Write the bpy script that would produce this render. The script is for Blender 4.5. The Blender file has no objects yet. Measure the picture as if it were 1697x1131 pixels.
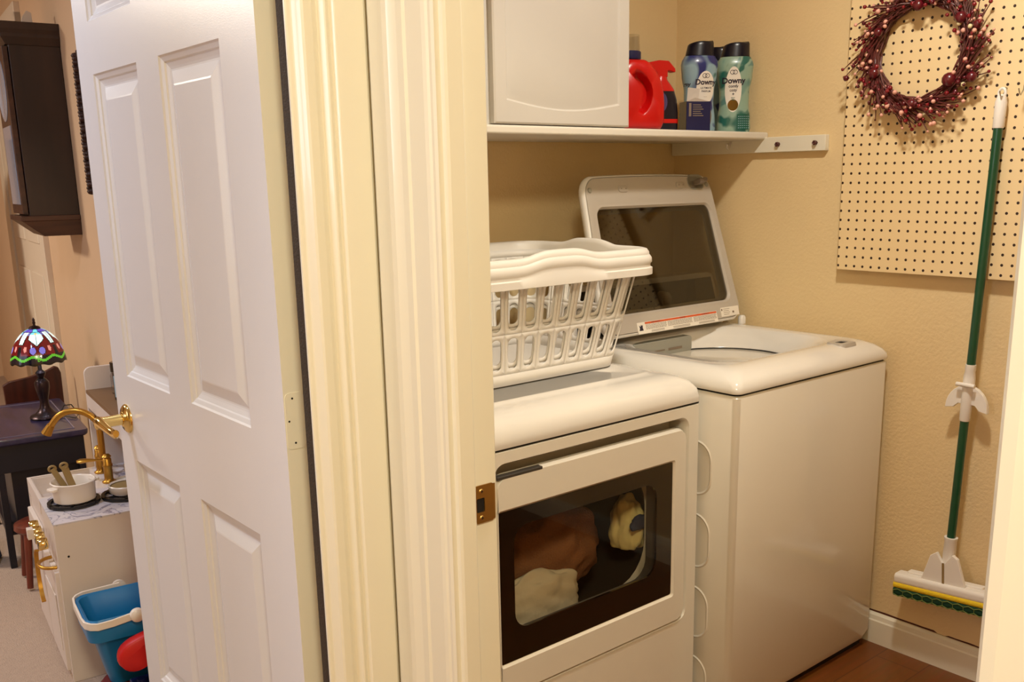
import bpy, bmesh, math, random
from mathutils import Vector, Matrix, noise
D = bpy.data
C = bpy.context.scene.collection
PI = math.pi
random.seed(7)
# ------------------------------------------------------------------ camera
sc = bpy.context.scene
yaw, pit, rol = math.radians(40.31698), math.radians(12.94144), math.radians(-0.94763)
fw = Vector((math.sin(yaw)*math.cos(pit), math.cos(yaw)*math.cos(pit), -math.sin(pit)))
rt = Vector((math.cos(yaw), -math.sin(yaw), 0)); up = rt.cross(fw)
r2 = rt*math.cos(rol) + up*math.sin(rol); u2 = -rt*math.sin(rol) + up*math.cos(rol)
cam = D.objects.new('camera', D.cameras.new('camera')); C.objects.link(cam); sc.camera = cam
cam.matrix_world = Matrix(((r2.x, u2.x, -fw.x, 0), (r2.y, u2.y, -fw.y, 0), (r2.z, u2.z, -fw.z, 1.365), (0, 0, 0, 1)))
cam.data.sensor_width = 36; cam.data.lens = 36*1593.54/1697
cam.data.shift_x = -30.78/1697; cam.data.shift_y = 96.0/1697
cam.data.clip_start = 0.05
# ------------------------------------------------------------------ exposure, world, lights
vs = sc.view_settings
vs.view_transform = 'Standard'; vs.look = 'None'; vs.exposure = 0.0; vs.gamma = 1; vs.use_curve_mapping = False
w = D.worlds.new('world'); sc.world = w; w.use_nodes = True
w.node_tree.nodes['Background'].inputs[0].default_value = (1, .85, .65, 1)
w.node_tree.nodes['Background'].inputs[1].default_value = 0.05
def area(name, loc, look, size, power, col, sy=None):
    l = D.lights.new(name, 'AREA'); l.energy = power; l.color = col; l.size = size
    if sy: l.shape = 'RECTANGLE'; l.size_y = sy
    else: l.shape = 'DISK'
    o = D.objects.new(name, l); C.objects.link(o); o.location = loc
    o.rotation_euler = (Vector(look)-Vector(loc)).to_track_quat('-Z', 'Y').to_euler()
    return o
WARM = (1, .71, .40); COOL = (.72, .80, 1.0)
area('laundry_ceiling_light', (1.62, .96, 2.36), (1.62, .96, 0), .14, 19, (1, .94, .82))
area('hall_ceiling_light', (.0, -.25, 2.40), (.15, .3, 0), .40, 35, (1, .93, .67))
area('hall_cool_fill', (-1.31, .98, 1.55), (.7, 1.0, 1.45), .5, 18, (.62, .76, 1.0), 1.3)  # added cool fill panel for the casing facets; this wall has no window
area('far_ceiling_light', (-.15, 2.60, 2.40), (0, 2.6, 0), .26, 17, (.68, .80, 1.0))
area('far_room_light', (-.9, 5.0, 2.40), (-.9, 5.0, 0), .5, 62, (1, .90, .76))
area('far_cool_fill', (-3.0, 3.4, 1.6), (.6, 2.6, 1.3), 1.2, 12, COOL, 1.4)  # unseen cool fill added to light the open door, beside a windowless wall

# ------------------------------------------------------------------ materials
def s2l(c):
    return tuple((v/12.92 if v <= .04045 else ((v+.055)/1.055)**2.4) for v in c)
def rgb(r, g, b): return s2l((r/255, g/255, b/255)) + (1,)
def mat(name, col, rough=.5, metal=0, bump=0, bscale=200, var=0, vscale=8, coat=0, spec=None, emit=None, es=0, trans=0, ior=None, alpha=None):
    m = D.materials.new(name); m.use_nodes = True; nt = m.node_tree; b = nt.nodes['Principled BSDF']
    b.inputs['Base Color'].default_value = col; b.inputs['Roughness'].default_value = rough
    b.inputs['Metallic'].default_value = metal; b.inputs['Coat Weight'].default_value = coat
    if spec is not None: b.inputs['Specular IOR Level'].default_value = spec
    if trans: b.inputs['Transmission Weight'].default_value = trans
    if ior: b.inputs['IOR'].default_value = ior
    if alpha is not None: b.inputs['Alpha'].default_value = alpha
    if emit: b.inputs['Emission Color'].default_value = emit; b.inputs['Emission Strength'].default_value = es
    tc = nt.nodes.new('ShaderNodeTexCoord')
    n = nt.nodes.new('ShaderNodeTexNoise'); n.inputs['Scale'].default_value = vscale; n.inputs['Detail'].default_value = 4
    nt.links.new(tc.outputs['Object'], n.inputs['Vector'])
    r = nt.nodes.new('ShaderNodeMix'); r.data_type = 'RGBA'
    v = max(var, .02)
    r.inputs[6].default_value = tuple(c*(1-v) for c in col[:3])+(1,); r.inputs[7].default_value = tuple(min(1, c*(1+v)) for c in col[:3])+(1,)
    nt.links.new(n.outputs['Fac'], r.inputs[0]); nt.links.new(r.outputs[2], b.inputs['Base Color'])
    if bump:
        n2 = nt.nodes.new('ShaderNodeTexNoise'); n2.inputs['Scale'].default_value = bscale; n2.inputs['Detail'].default_value = 3
        nt.links.new(tc.outputs['Object'], n2.inputs['Vector'])
        bp = nt.nodes.new('ShaderNodeBump'); bp.inputs['Strength'].default_value = bump; bp.inputs['Distance'].default_value = .004
        nt.links.new(n2.outputs['Fac'], bp.inputs['Height']); nt.links.new(bp.outputs['Normal'], b.inputs['Normal'])
    return m
def woodmat(name, c1, c2, rough=.4, scale=(6, 60, 60), coat=0):
    m = mat(name, c1, rough, coat=coat); nt = m.node_tree; b = nt.nodes['Principled BSDF']
    tc = nt.nodes.new('ShaderNodeTexCoord'); mp = nt.nodes.new('ShaderNodeMapping'); mp.inputs['Scale'].default_value = scale
    n = nt.nodes.new('ShaderNodeTexNoise'); n.inputs['Scale'].default_value = 1; n.inputs['Detail'].default_value = 6
    cr = nt.nodes.new('ShaderNodeValToRGB'); cr.color_ramp.elements[0].color = c1; cr.color_ramp.elements[1].color = c2
    cr.color_ramp.elements[0].position = .35; cr.color_ramp.elements[1].position = .65
    nt.links.new(tc.outputs['Object'], mp.inputs[0]); nt.links.new(mp.outputs[0], n.inputs[0]); nt.links.new(n.outputs['Fac'], cr.inputs[0])
    nt.links.new(cr.outputs[0], b.inputs['Base Color'])
    return m
M = {}
M['wall'] = mat('laundry_wall_paint', rgb(234, 207, 158), .75, bump=.35, bscale=120, var=.02)
M['orange'] = mat('orange_wall_paint', rgb(218, 184, 148), .6, bump=.15, bscale=90, var=.03)
M['ceil'] = mat('ceiling_paint', rgb(235, 225, 205), .9)
M['trim'] = mat('cream_gloss_trim', rgb(238, 231, 212), .28, coat=.2)
M['doorw'] = mat('white_door_paint', rgb(232, 230, 232), .27, bump=.05, bscale=500, coat=.1)
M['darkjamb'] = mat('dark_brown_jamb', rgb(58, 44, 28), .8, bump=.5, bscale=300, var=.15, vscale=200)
M['brass'] = mat('polished_brass', rgb(240, 212, 138), .13, 1)
M['brassd'] = mat('satin_brass', rgb(190, 152, 88), .38, 1)
M['gold'] = mat('brushed_gold', rgb(196, 146, 62), .35, .9)
M['white'] = mat('appliance_enamel', rgb(222, 213, 198), .22, coat=.5)
M['top'] = mat('appliance_top_enamel', rgb(228, 222, 214), .14, coat=.6)
M['lidgrey'] = mat('lid_grey_plastic', rgb(182, 172, 160), .35)
M['grey'] = mat('grey_plastic', rgb(150, 147, 135), .4)
M['mopw'] = mat('mop_white', rgb(240, 233, 224), .4)
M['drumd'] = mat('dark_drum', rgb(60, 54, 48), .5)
M['black'] = mat('black_rubber', rgb(16, 14, 14), .45)
M['blackgl'] = mat('black_gloss', rgb(12, 10, 10), .12, coat=.4)
M['cabw'] = mat('cabinet_white', rgb(200, 194, 186), .45)
M['shelfc'] = mat('shelf_white', rgb(220, 213, 200), .4)
M['plastic'] = mat('white_plastic', rgb(226, 220, 212), .42)
M['steel'] = mat('steel', rgb(190, 185, 175), .3, 1)
M['red'] = mat('red_plastic', rgb(192, 10, 8), .3)
M['redd'] = mat('red_dark_plastic', rgb(170, 12, 20), .3)
M['navy'] = mat('navy_print', rgb(12, 16, 66), .4)
M['navyd'] = mat('navy_dark', rgb(9, 8, 28), .28)
M['label'] = mat('white_label', rgb(236, 228, 216), .5)
M['ink'] = mat('dark_ink', rgb(40, 30, 50), .6)
M['inkg'] = mat('grey_ink', rgb(128, 112, 96), .7)
M['orangel'] = mat('orange_ink', rgb(214, 90, 42), .6)
M['hole'] = mat('hole_dark', rgb(22, 15, 12), .9)
M['green'] = mat('green_metal_pole', rgb(8, 74, 46), .3, coat=.3)
M['teal'] = mat('dark_green_print', rgb(10, 88, 72), .4)
M['yellow'] = mat('sponge_yellow', rgb(240, 205, 40), .9, bump=.4, bscale=300)
M['spgreen'] = mat('scrub_green', rgb(10, 60, 36), .8)
M['spline'] = mat('sponge_olive', rgb(110, 125, 60), .9)
M['clockw'] = woodmat('dark_walnut', rgb(38, 24, 18), rgb(62, 40, 28), .4, (8, 8, 1.2))
M['clockd'] = woodmat('walnut_trim', rgb(58, 34, 24), rgb(80, 48, 32), .35, (4, 30, 30))
M['glassw'] = mat('clock_glass', rgb(170, 180, 200), .1, coat=.5)
M['carve'] = mat('carved_bronze', rgb(60, 34, 24), .5, .3, bump=.9, bscale=60, var=.4, vscale=60)
M['tabw'] = woodmat('navy_table_top', rgb(38, 34, 62), rgb(52, 46, 80), .28, (40, 5, 30), .3)
M['tabd'] = mat('table_body_black', rgb(16, 15, 28), .4)
M['bronze'] = mat('lamp_bronze', rgb(62, 48, 50), .3, .8, bump=.3, bscale=80)
M['chair'] = woodmat('mahogany', rgb(56, 24, 18), rgb(84, 38, 26), .35, (30, 30, 4), .2)
M['stool'] = woodmat('red_brown_wood', rgb(88, 34, 22), rgb(122, 52, 32), .35, (20, 20, 4))
M['kitw'] = mat('play_kitchen_white', rgb(226, 212, 202), .4)
M['kshelf'] = mat('play_kitchen_brown', rgb(128, 96, 66), .5)
M['pot'] = mat('pot_white', rgb(238, 226, 214), .3)
M['khaki'] = mat('khaki_plastic', rgb(150, 124, 78), .45)
M['blue'] = mat('blue_plastic', rgb(16, 116, 176), .35)
M['blued'] = mat('blue_fabric', rgb(50, 58, 88), .9)
M['lblue'] = mat('light_blue', rgb(150, 180, 195), .4)
M['heart'] = mat('heart_red', rgb(206, 20, 16), .45)
M['maroon'] = mat('maroon_fabric', rgb(96, 10, 14), .9)
M['purple'] = mat('purple_label', rgb(120, 24, 78), .4)
M['shelfw'] = mat('bookcase_white', rgb(226, 208, 184), .5)
M['dkred'] = mat('dark_books', rgb(70, 34, 24), .6)
M['brownpeg'] = mat('brown_peg', rgb(80, 34, 22), .6)
M['towel'] = mat('brown_towel', rgb(146, 98, 66), 1, bump=1, bscale=250, var=.15)
M['sheet'] = mat('grey_sheet', rgb(208, 198, 180), .9, bump=.3, bscale=60)
M['cloth'] = mat('pale_yellow_cloth', rgb(232, 214, 150), .9, bump=.3, bscale=60)
M['carpet'] = mat('beige_carpet', rgb(184, 160, 142), 1, bump=1, bscale=220, var=.12, vscale=60)
M['skin'] = mat('peach_toy', rgb(214, 160, 120), .6)
M['rope'] = mat('rope_beige', rgb(190, 160, 120), .9, bump=1, bscale=120, var=.2, vscale=50)
M['liftw'] = mat('photo_paper', rgb(196, 186, 176), .5)
# marble
m = mat('marble', rgb(212, 206, 214), .3); M['marble'] = m
nt = m.node_tree; b = nt.nodes['Principled BSDF']
wv = nt.nodes.new('ShaderNodeTexNoise'); wv.inputs['Scale'].default_value = 9; wv.inputs['Detail'].default_value = 8; wv.inputs['Distortion'].default_value = 1.6
tc = nt.nodes.new('ShaderNodeTexCoord'); nt.links.new(tc.outputs['Object'], wv.inputs[0])
cr = nt.nodes.new('ShaderNodeValToRGB'); e = cr.color_ramp.elements; e[0].position = .47; e[0].color = rgb(216, 208, 210); e[1].position = .53; e[1].color = rgb(214, 206, 212)
k = e.new(.5); k.color = rgb(120, 116, 140); nt.links.new(wv.outputs['Fac'], cr.inputs[0]); nt.links.new(cr.outputs[0], b.inputs['Base Color'])
# wood floor
m = mat('wood_floor', rgb(150, 90, 40), .35); M['floor'] = m
nt = m.node_tree; b = nt.nodes['Principled BSDF']; tc = nt.nodes.new('ShaderNodeTexCoord')
br = nt.nodes.new('ShaderNodeTexBrick'); br.inputs['Scale'].default_value = 1; br.inputs['Brick Width'].default_value = 2.4; br.inputs['Row Height'].default_value = .13
br.inputs['Mortar Size'].default_value = .0015; br.inputs['Color1'].default_value = rgb(128, 70, 24); br.inputs['Color2'].default_value = rgb(138, 78, 28); br.inputs['Mortar'].default_value = rgb(96, 50, 20)
nt.links.new(tc.outputs['Object'], br.inputs[0])
n = nt.nodes.new('ShaderNodeTexNoise'); mp = nt.nodes.new('ShaderNodeMapping'); mp.inputs['Scale'].default_value = (3, 40, 1); n.inputs['Scale'].default_value = 1.5; n.inputs['Detail'].default_value = 6
nt.links.new(tc.outputs['Object'], mp.inputs[0]); nt.links.new(mp.outputs[0], n.inputs[0])
mx = nt.nodes.new('ShaderNodeMix'); mx.data_type = 'RGBA'; mx.blend_type = 'MULTIPLY'; mx.inputs[0].default_value = .5
nt.links.new(br.outputs[0], mx.inputs[6]); nt.links.new(n.outputs['Color'], mx.inputs[7]); nt.links.new(mx.outputs[2], b.inputs['Base Color'])
# dotted materials (regular drilled holes, in a plane of object space)
def dotmat(name, col, dot, ax, pitch, rad, off=(0, 0), rough=.6, metal=0):
    m = mat(name, col, rough, metal); nt = m.node_tree; b = nt.nodes['Principled BSDF']
    tc = nt.nodes.new('ShaderNodeTexCoord'); sp = nt.nodes.new('ShaderNodeSeparateXYZ'); nt.links.new(tc.outputs['Object'], sp.inputs[0])
    def mth(op, a, b_=None):
        k = nt.nodes.new('ShaderNodeMath'); k.operation = op
        for i, v in enumerate((a, b_)):
            if v is None: continue
            if hasattr(v, 'links'): nt.links.new(v, k.inputs[i])
            else: k.inputs[i].default_value = v
        return k.outputs[0]
    sq = []
    for i, a in enumerate(ax):
        v = mth('DIVIDE', mth('SUBTRACT', sp.outputs[a], off[i]), pitch)
        v = mth('SUBTRACT', mth('FRACT', mth('ADD', v, 100.5)), .5)
        sq.append(mth('MULTIPLY', v, v))
    d = mth('SQRT', mth('ADD', sq[0], sq[1])); f = mth('LESS_THAN', d, rad/pitch)
    mx = nt.nodes.new('ShaderNodeMix'); mx.data_type = 'RGBA'; mx.inputs[6].default_value = col; mx.inputs[7].default_value = dot
    nt.links.new(f, mx.inputs[0]); nt.links.new(mx.outputs[2], b.inputs['Base Color'])
    return m
M['peg'] = dotmat('pegboard', rgb(242, 214, 164), rgb(52, 30, 22), (1, 2), .0254, .0036, (1.19668, 1.365-.25606), .45)
M['tub'] = dotmat('perforated_tub', rgb(196, 182, 164), rgb(20, 14, 10), (0, 2), .022, .004, (0, 0), .3, .6)
# tinted glass
def glass(name, tint, f0, rough=.02):
    m = D.materials.new(name); m.use_nodes = True; nt = m.node_tree; nt.nodes.remove(nt.nodes['Principled BSDF'])
    t = nt.nodes.new('ShaderNodeBsdfTransparent'); t.inputs[0].default_value = tint
    g = nt.nodes.new('ShaderNodeBsdfGlossy'); g.inputs['Roughness'].default_value = rough; g.inputs[0].default_value = (1, 1, 1, 1)
    lw = nt.nodes.new('ShaderNodeLayerWeight'); lw.inputs[0].default_value = .5
    p = nt.nodes.new('ShaderNodeMath'); p.operation = 'POWER'; nt.links.new(lw.outputs['Facing'], p.inputs[0]); p.inputs[1].default_value = 5
    a = nt.nodes.new('ShaderNodeMath'); a.operation = 'MULTIPLY_ADD'; nt.links.new(p.outputs[0], a.inputs[0]); a.inputs[1].default_value = 1-f0; a.inputs[2].default_value = f0
    x = nt.nodes.new('ShaderNodeMixShader'); nt.links.new(a.outputs[0], x.inputs[0]); nt.links.new(t.outputs[0], x.inputs[1]); nt.links.new(g.outputs[0], x.inputs[2])
    nt.links.new(x.outputs[0], nt.nodes['Material Output'].inputs[0]); return m
M['dglass'] = glass('dryer_glass', (.86, .82, .72, 1), .025)
M['lglass'] = glass('lid_glass', (.50, .47, .41, 1), .055)
M['clear'] = glass('clear_plastic', (.88, .88, .88, 1), .05)

# ------------------------------------------------------------------ helpers
class MB:
    def __init__(s, m=None): s.v = []; s.f = []; s.mi = []; s.m = m or Matrix.Identity(4)
    def add(s, vs_, fs, mi=0):
        o = len(s.v); s.v += [tuple(s.m @ Vector(p)) for p in vs_]
        s.f += [tuple(i+o for i in f) for f in fs]; s.mi += [mi]*len(fs); return s
    def box(s, x0, x1, y0, y1, z0, z1, mi=0):
        v = [(x, y, z) for x in (x0, x1) for y in (y0, y1) for z in (z0, z1)]
        return s.add(v, [(0, 1, 3, 2), (4, 6, 7, 5), (0, 4, 5, 1), (2, 3, 7, 6), (0, 2, 6, 4), (1, 5, 7, 3)], mi)
    def loft(s, loops, cap0=False, cap1=False, closed=True, mi=0, mis=None):
        n = len(loops[0]); v = [p for l in loops for p in l]; f = []; ms = []
        for i in range(len(loops)-1):
            for j in range(n if closed else n-1):
                k = (j+1) % n; f.append((i*n+j, i*n+k, (i+1)*n+k, (i+1)*n+j)); ms.append(mis[i] if mis else mi)
        if cap0: f.append(tuple(range(n))[::-1]); ms.append(mis[0] if mis else mi)
        if cap1: f.append(tuple((len(loops)-1)*n+j for j in range(n))); ms.append(mis[-1] if mis else mi)
        o = len(s.v); s.v += [tuple(s.m @ Vector(p)) for p in v]; s.f += [tuple(i+o for i in q) for q in f]; s.mi += ms
        return s
    def lathe(s, prof, c=(0, 0, 0), n=32, mi=0, mis=None, ax='z', cap=True):
        loops = []
        for r, h in prof:
            l = []
            for k in range(n):
                a = 2*PI*k/n; x, y = r*math.cos(a), r*math.sin(a)
                p = {'z': (x, y, h), 'y': (x, h, y), 'x': (h, x, y)}[ax]
                l.append((p[0]+c[0], p[1]+c[1], p[2]+c[2]))
            loops.append(l)
        return s.loft(loops, cap, cap, True, mi, mis)
    def tube(s, pts, r, n=10, mi=0, closed=False):
        P = [Vector(p) for p in pts]; R = r if isinstance(r, (list, tuple)) else [r]*len(P); loops = []; prev = None
        for i, p in enumerate(P):
            if closed: t = P[(i+1) % len(P)]-P[i-1]
            else: t = P[min(i+1, len(P)-1)]-P[max(i-1, 0)]
            t.normalize()
            if prev is None:
                a = Vector((0, 0, 1)) if abs(t.z) < .9 else Vector((1, 0, 0)); u = t.cross(a).normalized()
            else: u = (prev-t*prev.dot(t)).normalized()
            prev = u; w_ = t.cross(u)
            loops.append([tuple(p+(u*math.cos(2*PI*k/n)+w_*math.sin(2*PI*k/n))*R[i]) for k in range(n)])
        if closed: loops.append(loops[0]); return s.loft(loops, mi=mi)
        return s.loft(loops, True, True, mi=mi)
    def strip(s, pts, w_, h, upv=(0, 0, 1), mi=0, closed=False):   # flat bar along a path
        P = [Vector(p) for p in pts]; U = Vector(upv); loops = []
        for i, p in enumerate(P):
            t = (P[(i+1) % len(P)]-P[i-1]) if closed else (P[min(i+1, len(P)-1)]-P[max(i-1, 0)])
            t.normalize(); sd = t.cross(U).normalized(); u = sd.cross(t)
            loops.append([tuple(p+sd*a*w_/2+u*b_*h/2) for a, b_ in ((-1, -1), (1, -1), (1, 1), (-1, 1))])
        if closed: loops.append(loops[0]); return s.loft(loops, mi=mi)
        return s.loft(loops, True, True, mi=mi)
    def prism(s, poly, d0, d1, ax='y', mi=0):      # poly in (x,z)/(x,y)/(y,z), extruded along ax
        mk = {'y': lambda p, d: (p[0], d, p[1]), 'z': lambda p, d: (p[0], p[1], d), 'x': lambda p, d: (d, p[0], p[1])}[ax]
        return s.loft([[mk(p, d0) for p in poly], [mk(p, d1) for p in poly]], True, True, mi=mi)
    def build(s, name, m, parent=None, smooth=False, bevel=0, seg=2, ang=40):
        me = D.meshes.new(name); me.from_pydata(s.v, [], s.f)
        bm = bmesh.new(); bm.from_mesh(me); bmesh.ops.recalc_face_normals(bm, faces=bm.faces); bm.to_mesh(me); bm.free()
        ml = m if isinstance(m, (list, tuple)) else [m]
        for q in ml: me.materials.append(M[q] if isinstance(q, str) else q)
        me.polygons.foreach_set('material_index', s.mi)
        o = D.objects.new(name, me); C.objects.link(o)
        if parent: o.parent = parent
        if smooth:
            me.polygons.foreach_set('use_smooth', [True]*len(me.polygons)); me.set_sharp_from_angle(angle=math.radians(ang))
        if bevel:
            b = o.modifiers.new('b', 'BEVEL'); b.width = bevel; b.segments = seg; b.limit_method = 'ANGLE'; b.angle_limit = math.radians(35)
            me.polygons.foreach_set('use_smooth', [True]*len(me.polygons)); me.set_sharp_from_angle(angle=math.radians(ang))
            b.harden_normals = True
        return o
def thing(name, label, cat, loc=(0, 0, 0), rz=0, group=None, rot=None):
    o = D.objects.new(name, None); C.objects.link(o); o.empty_display_size = .05
    o.location = loc; o.rotation_euler = rot or (0, 0, rz); o['label'] = label; o['category'] = cat
    if group: o['group'] = group
    return o
def tag(o, label, cat, group=None):
    o['label'] = label; o['category'] = cat
    if group: o['group'] = group
    return o
def struct(o): o['kind'] = 'structure'; return o
def rr(x0, x1, y0, y1, r, nc=6, ne=6):
    """rounded rectangle loop, same point count whatever the sizes"""
    r = min(r, (x1-x0)/2*.999, (y1-y0)/2*.999); out = []
    cs = [(x1-r, y1-r, 0), (x0+r, y1-r, 90), (x0+r, y0+r, 180), (x1-r, y0+r, 270)]
    arcs = []
    for cx, cy, a0 in cs:
        arcs.append([(cx+r*math.cos(math.radians(a0+90*k/nc)), cy+r*math.sin(math.radians(a0+90*k/nc))) for k in range(nc+1)])
    for i in range(4):
        out += arcs[i]; a = arcs[i][-1]; b_ = arcs[(i+1) % 4][0]
        out += [(a[0]+(b_[0]-a[0])*k/ne, a[1]+(b_[1]-a[1])*k/ne) for k in range(1, ne)]
    return out
def circ_like(cx, cy, rx, ry, n, a0=0):
    return [(cx+rx*math.cos(a0+2*PI*k/n), cy+ry*math.sin(a0+2*PI*k/n)) for k in range(n)]
def text_mesh(txt, size, name='t', bold=0):
    cu = D.curves.new(name, 'FONT'); cu.body = txt; cu.size = size; cu.align_x = 'CENTER'; cu.align_y = 'CENTER'; cu.offset = bold; cu.resolution_u = 3
    o = D.objects.new(name, cu); C.objects.link(o); bpy.context.view_layer.update()
    me = D.meshes.new_from_object(o); D.objects.remove(o); D.curves.remove(cu)
    return [tuple(v.co) for v in me.vertices], [tuple(p.vertices) for p in me.polygons]

# ------------------------------------------------------------------ room shell
PH = math.radians(6.5); cP, sP = math.cos(PH), math.sin(PH)
O0 = (.605, 2.72)
def F(a, b_, z=0): return (O0[0]+a*cP+b_*sP, O0[1]-a*sP+b_*cP, z)
struct(MB().box(-1.4, 3.2, -1.6, 1.34, -.05, 0).box(.757, 3.2, 1.34, 2.3, -.05, 0).build('floor', 'floor'))
struct(MB().box(-3.2, .757, 1.34, 9.5, -.05, 0).box(.757, 2.6, 2.3, 9.5, -.05, 0).build('floor_carpet', 'carpet'))
struct(MB().box(-3.2, 3.2, -1.6, 9.5, 2.44, 2.5).build('ceiling', 'ceil'))
struct(MB().box(2.48, 2.6, -.8, 2.29, 0, 2.44).build('wall_right', 'wall'))
struct(MB().box(.757, 2.48, 2.17, 2.29, 0, 2.44).build('wall_back', 'wall'))
struct(MB().box(.86, 2.48, -.8, -.68, 0, 2.44).build('wall_front', 'wall'))
struct(MB().box(.775, .85, 1.10, 2.17, 0, 2.44).box(.775, .85, -1.5, .31, 0, 2.44).box(.775, .85, .31, 1.10, 2.06, 2.44).build('wall_partition', 'wall'))
struct(MB().box(.672, .775, 1.25, 1.300, 0, 2.44).box(-1.4, -.20, 1.25, 1.335, 0, 2.44).box(-.20, .672, 1.25, 1.335, 2.06, 2.44).build('wall_hall', 'wall'))
struct(MB().box(-1.4, -1.32, -1.6, 1.25, 0, 2.44).box(-1.32, .775, -1.6, -1.5, 0, 2.44).build('wall_left', 'wall'))
mb = MB(Matrix.Translation((O0[0], O0[1], 0)) @ Matrix.Rotation(-PH, 4, 'Z'))
mb.box(.36, .46, -.55, 6, 0, 2.44)
struct(mb.build('wall_orange', 'orange'))
mb = MB(Matrix.Translation((O0[0], O0[1], 0)) @ Matrix.Rotation(-PH, 4, 'Z')); mb.box(-3.5, .46, 5.2, 5.3, 0, 2.44)
struct(mb.build('wall_far', 'orange'))
struct(MB().box(-3.2, -3.1, 1.3, 9, 0, 2.44).build('wall_farleft', 'orange'))

# casing between the two doorways: profile extruded upward
def profile_trim(name, pts, z0=0, z1=2.12, m='trim'):
    return struct(MB().loft([[(x, y, z0) for x, y in pts], [(x, y, z1) for x, y in pts]], True, True).build(name, m, smooth=True, ang=14))
def crv(p, q, n=4, k=.5):      # soft S between two profile points
    out = []
    for i in range(1, n+1):
        t = i/n; s_ = t*t*(3-2*t); out.append((p[0]+(q[0]-p[0])*t, p[1]+(q[1]-p[1])*s_))
    return out
# casing A, faces -Y (x along)
yA = 1.235
A = [(.642, yA+.020), (.642, yA+.0165), (.6445, yA+.0155), (.6490, yA+.0150)]
A += crv((.649, yA+.0150), (.6600, yA+.0020), 6)
A += [(.6615, yA+.0012), (.6640, yA+.0014)]
A += crv((.6640, yA+.0014), (.6720, yA+.0030), 3)
A += crv((.672, yA+.0030), (.684, yA+.0085), 4)
A += crv((.684, yA+.0085), (.6930, yA-.0010), 5)
A += crv((.6930, yA-.0010), (.7010, yA+.0030), 4)
A += crv((.701, yA+.003), (.7065, yA-.0035), 4)
A += [(.745, yA-.003), (.753, yA-.001), (.7575, yA+.002), (.7575, yA+.020)]
profile_trim('trim_1', A)
# casing B, faces -X (y along)
xB = .757
Bp = [(xB+.020, 1.2355), (xB+.002, 1.2355), (xB, 1.230), (xB-.001, 1.205)]
Bp += [(xB-.003, 1.198), (xB-.0045, 1.188), (xB-.0035, 1.178), (xB+.001, 1.170), (xB+.003, 1.164)]
Bp += [(xB+.003, 1.150), (xB+.0065, 1.1465), (xB+.0065, 1.110), (xB+.0085, 1.104), (xB+.0135, 1.097), (xB+.020, 1.097)]
profile_trim('trim_2', Bp)
# laundry jamb with stop, faces -Y
J = [(.768, 1.095), (.770, 1.090), (.778, 1.090), (.780, 1.084), (.784, 1.082), (.808, 1.082), (.811, 1.084), (.811, 1.090), (.853, 1.090), (.856, 1.093), (.856, 1.110), (.768, 1.110)]
jamb = profile_trim('trim_3', J, 0, 2.06)
struct(MB().box(.768, .856, .30, 1.11, 2.045, 2.06).build('trim_4', 'trim'))
# near side of the laundry opening
N = [(.777, .322), (.763, .322), (.757, .317), (.755, .305), (.757, .29), (.756, .262), (.751, .255), (.751, .235), (.777, .235)]
profile_trim('trim_5', N)
struct(MB().box(.768, .856, .302, .317, 0, 2.06).build('trim_6', 'trim', bevel=.002))
# dark jamb face of the far-room doorway
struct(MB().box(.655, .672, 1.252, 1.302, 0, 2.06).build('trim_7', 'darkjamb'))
# laundry back casing, baseboards
bb = [(0, 0), (0, .092), (.004, .092), (.010, .086), (.012, .074), (.015, .070), (.015, 0)]
struct(MB().loft([[(2.48-a, y, z) for a, z in bb] for y in (-.6, 2.17)], True, True).build('baseboard_right', 'trim'))
struct(MB().loft([[(x, 2.17-a, z) for a, z in bb] for x in (.86, 2.465)], True, True).build('baseboard_back', 'trim'))
mb = MB(); L0 = []; L1 = []
for i in range(60):
    y = 1.385-i*.011; hgt = max(.0004, .0075*(.4+noise.noise(Vector((y*14, 3, 0))))+ .002)
    if .215 < (1.385-y) < .25 or (1.385-y) > .42: hgt = .0004
    L0.append((2.4795, y, .093)); L1.append((2.4795, y, .093+hgt))
L2 = [(2.482, p[1], p[2]) for p in L1]; L3 = [(2.482, p[1], p[2]) for p in L0]
for i in range(59): mb.add([L0[i], L0[i+1], L1[i+1], L1[i], L2[i], L2[i+1]], [(0, 1, 2, 3), (3, 2, 5, 4)])
struct(mb.build('trim_8', 'brownpeg'))

# ------------------------------------------------------------------ strike plate on the jamb
t = thing('strike_plate', 'brass strike plate with latch hole screwed on the cream laundry door jamb', 'strike plate', (.83, 1.089, .892))
# plate with a latch hole, lip curling round the jamb edge
x0, x1, z0, z1 = -.0165, .016, -.0295, .0295
hx0, hx1, hz0, hz1 = -.0155, -.0005, -.0125, .0095
o_ = rr(x0, x1, z0, z1, .003, 3, 3); h_ = rr(hx0, hx1, hz0, hz1, .002, 3, 3)
mb = MB(); mb.loft([[(p[0], 0, p[1]) for p in o_], [(p[0], -.0018, p[1]) for p in o_], [(p[0], -.0018, p[1]) for p in h_], [(p[0], .012, p[1]) for p in h_]])
mb.build('plate', 'brassd', t, smooth=True, ang=30)
lp = []
for k in range(7):
    a = k/6*PI/2; lp.append([(x1+.008*math.sin(a), -.0018+.008*(1-math.cos(a)), z) for z in (z0+.002+.004*(k == 6), z1-.002-.004*(k == 6))])
mb = MB()
for k in range(6):
    a0, a1 = lp[k], lp[k+1]
    mb.add([a0[0], a0[1], a1[1], a1[0]], [(0, 1, 2, 3)])
    mb.add([(p[0], p[1]+.0016, p[2]) for p in (a0[0], a0[1], a1[1], a1[0])], [(0, 3, 2, 1)])
mb.build('lip', 'brassd', t, smooth=True)
MB().box(hx0-.001, hx1+.001, .0002, .0008, hz0-.001, hz1+.001).build('latch_pocket', 'hole', t)
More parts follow.
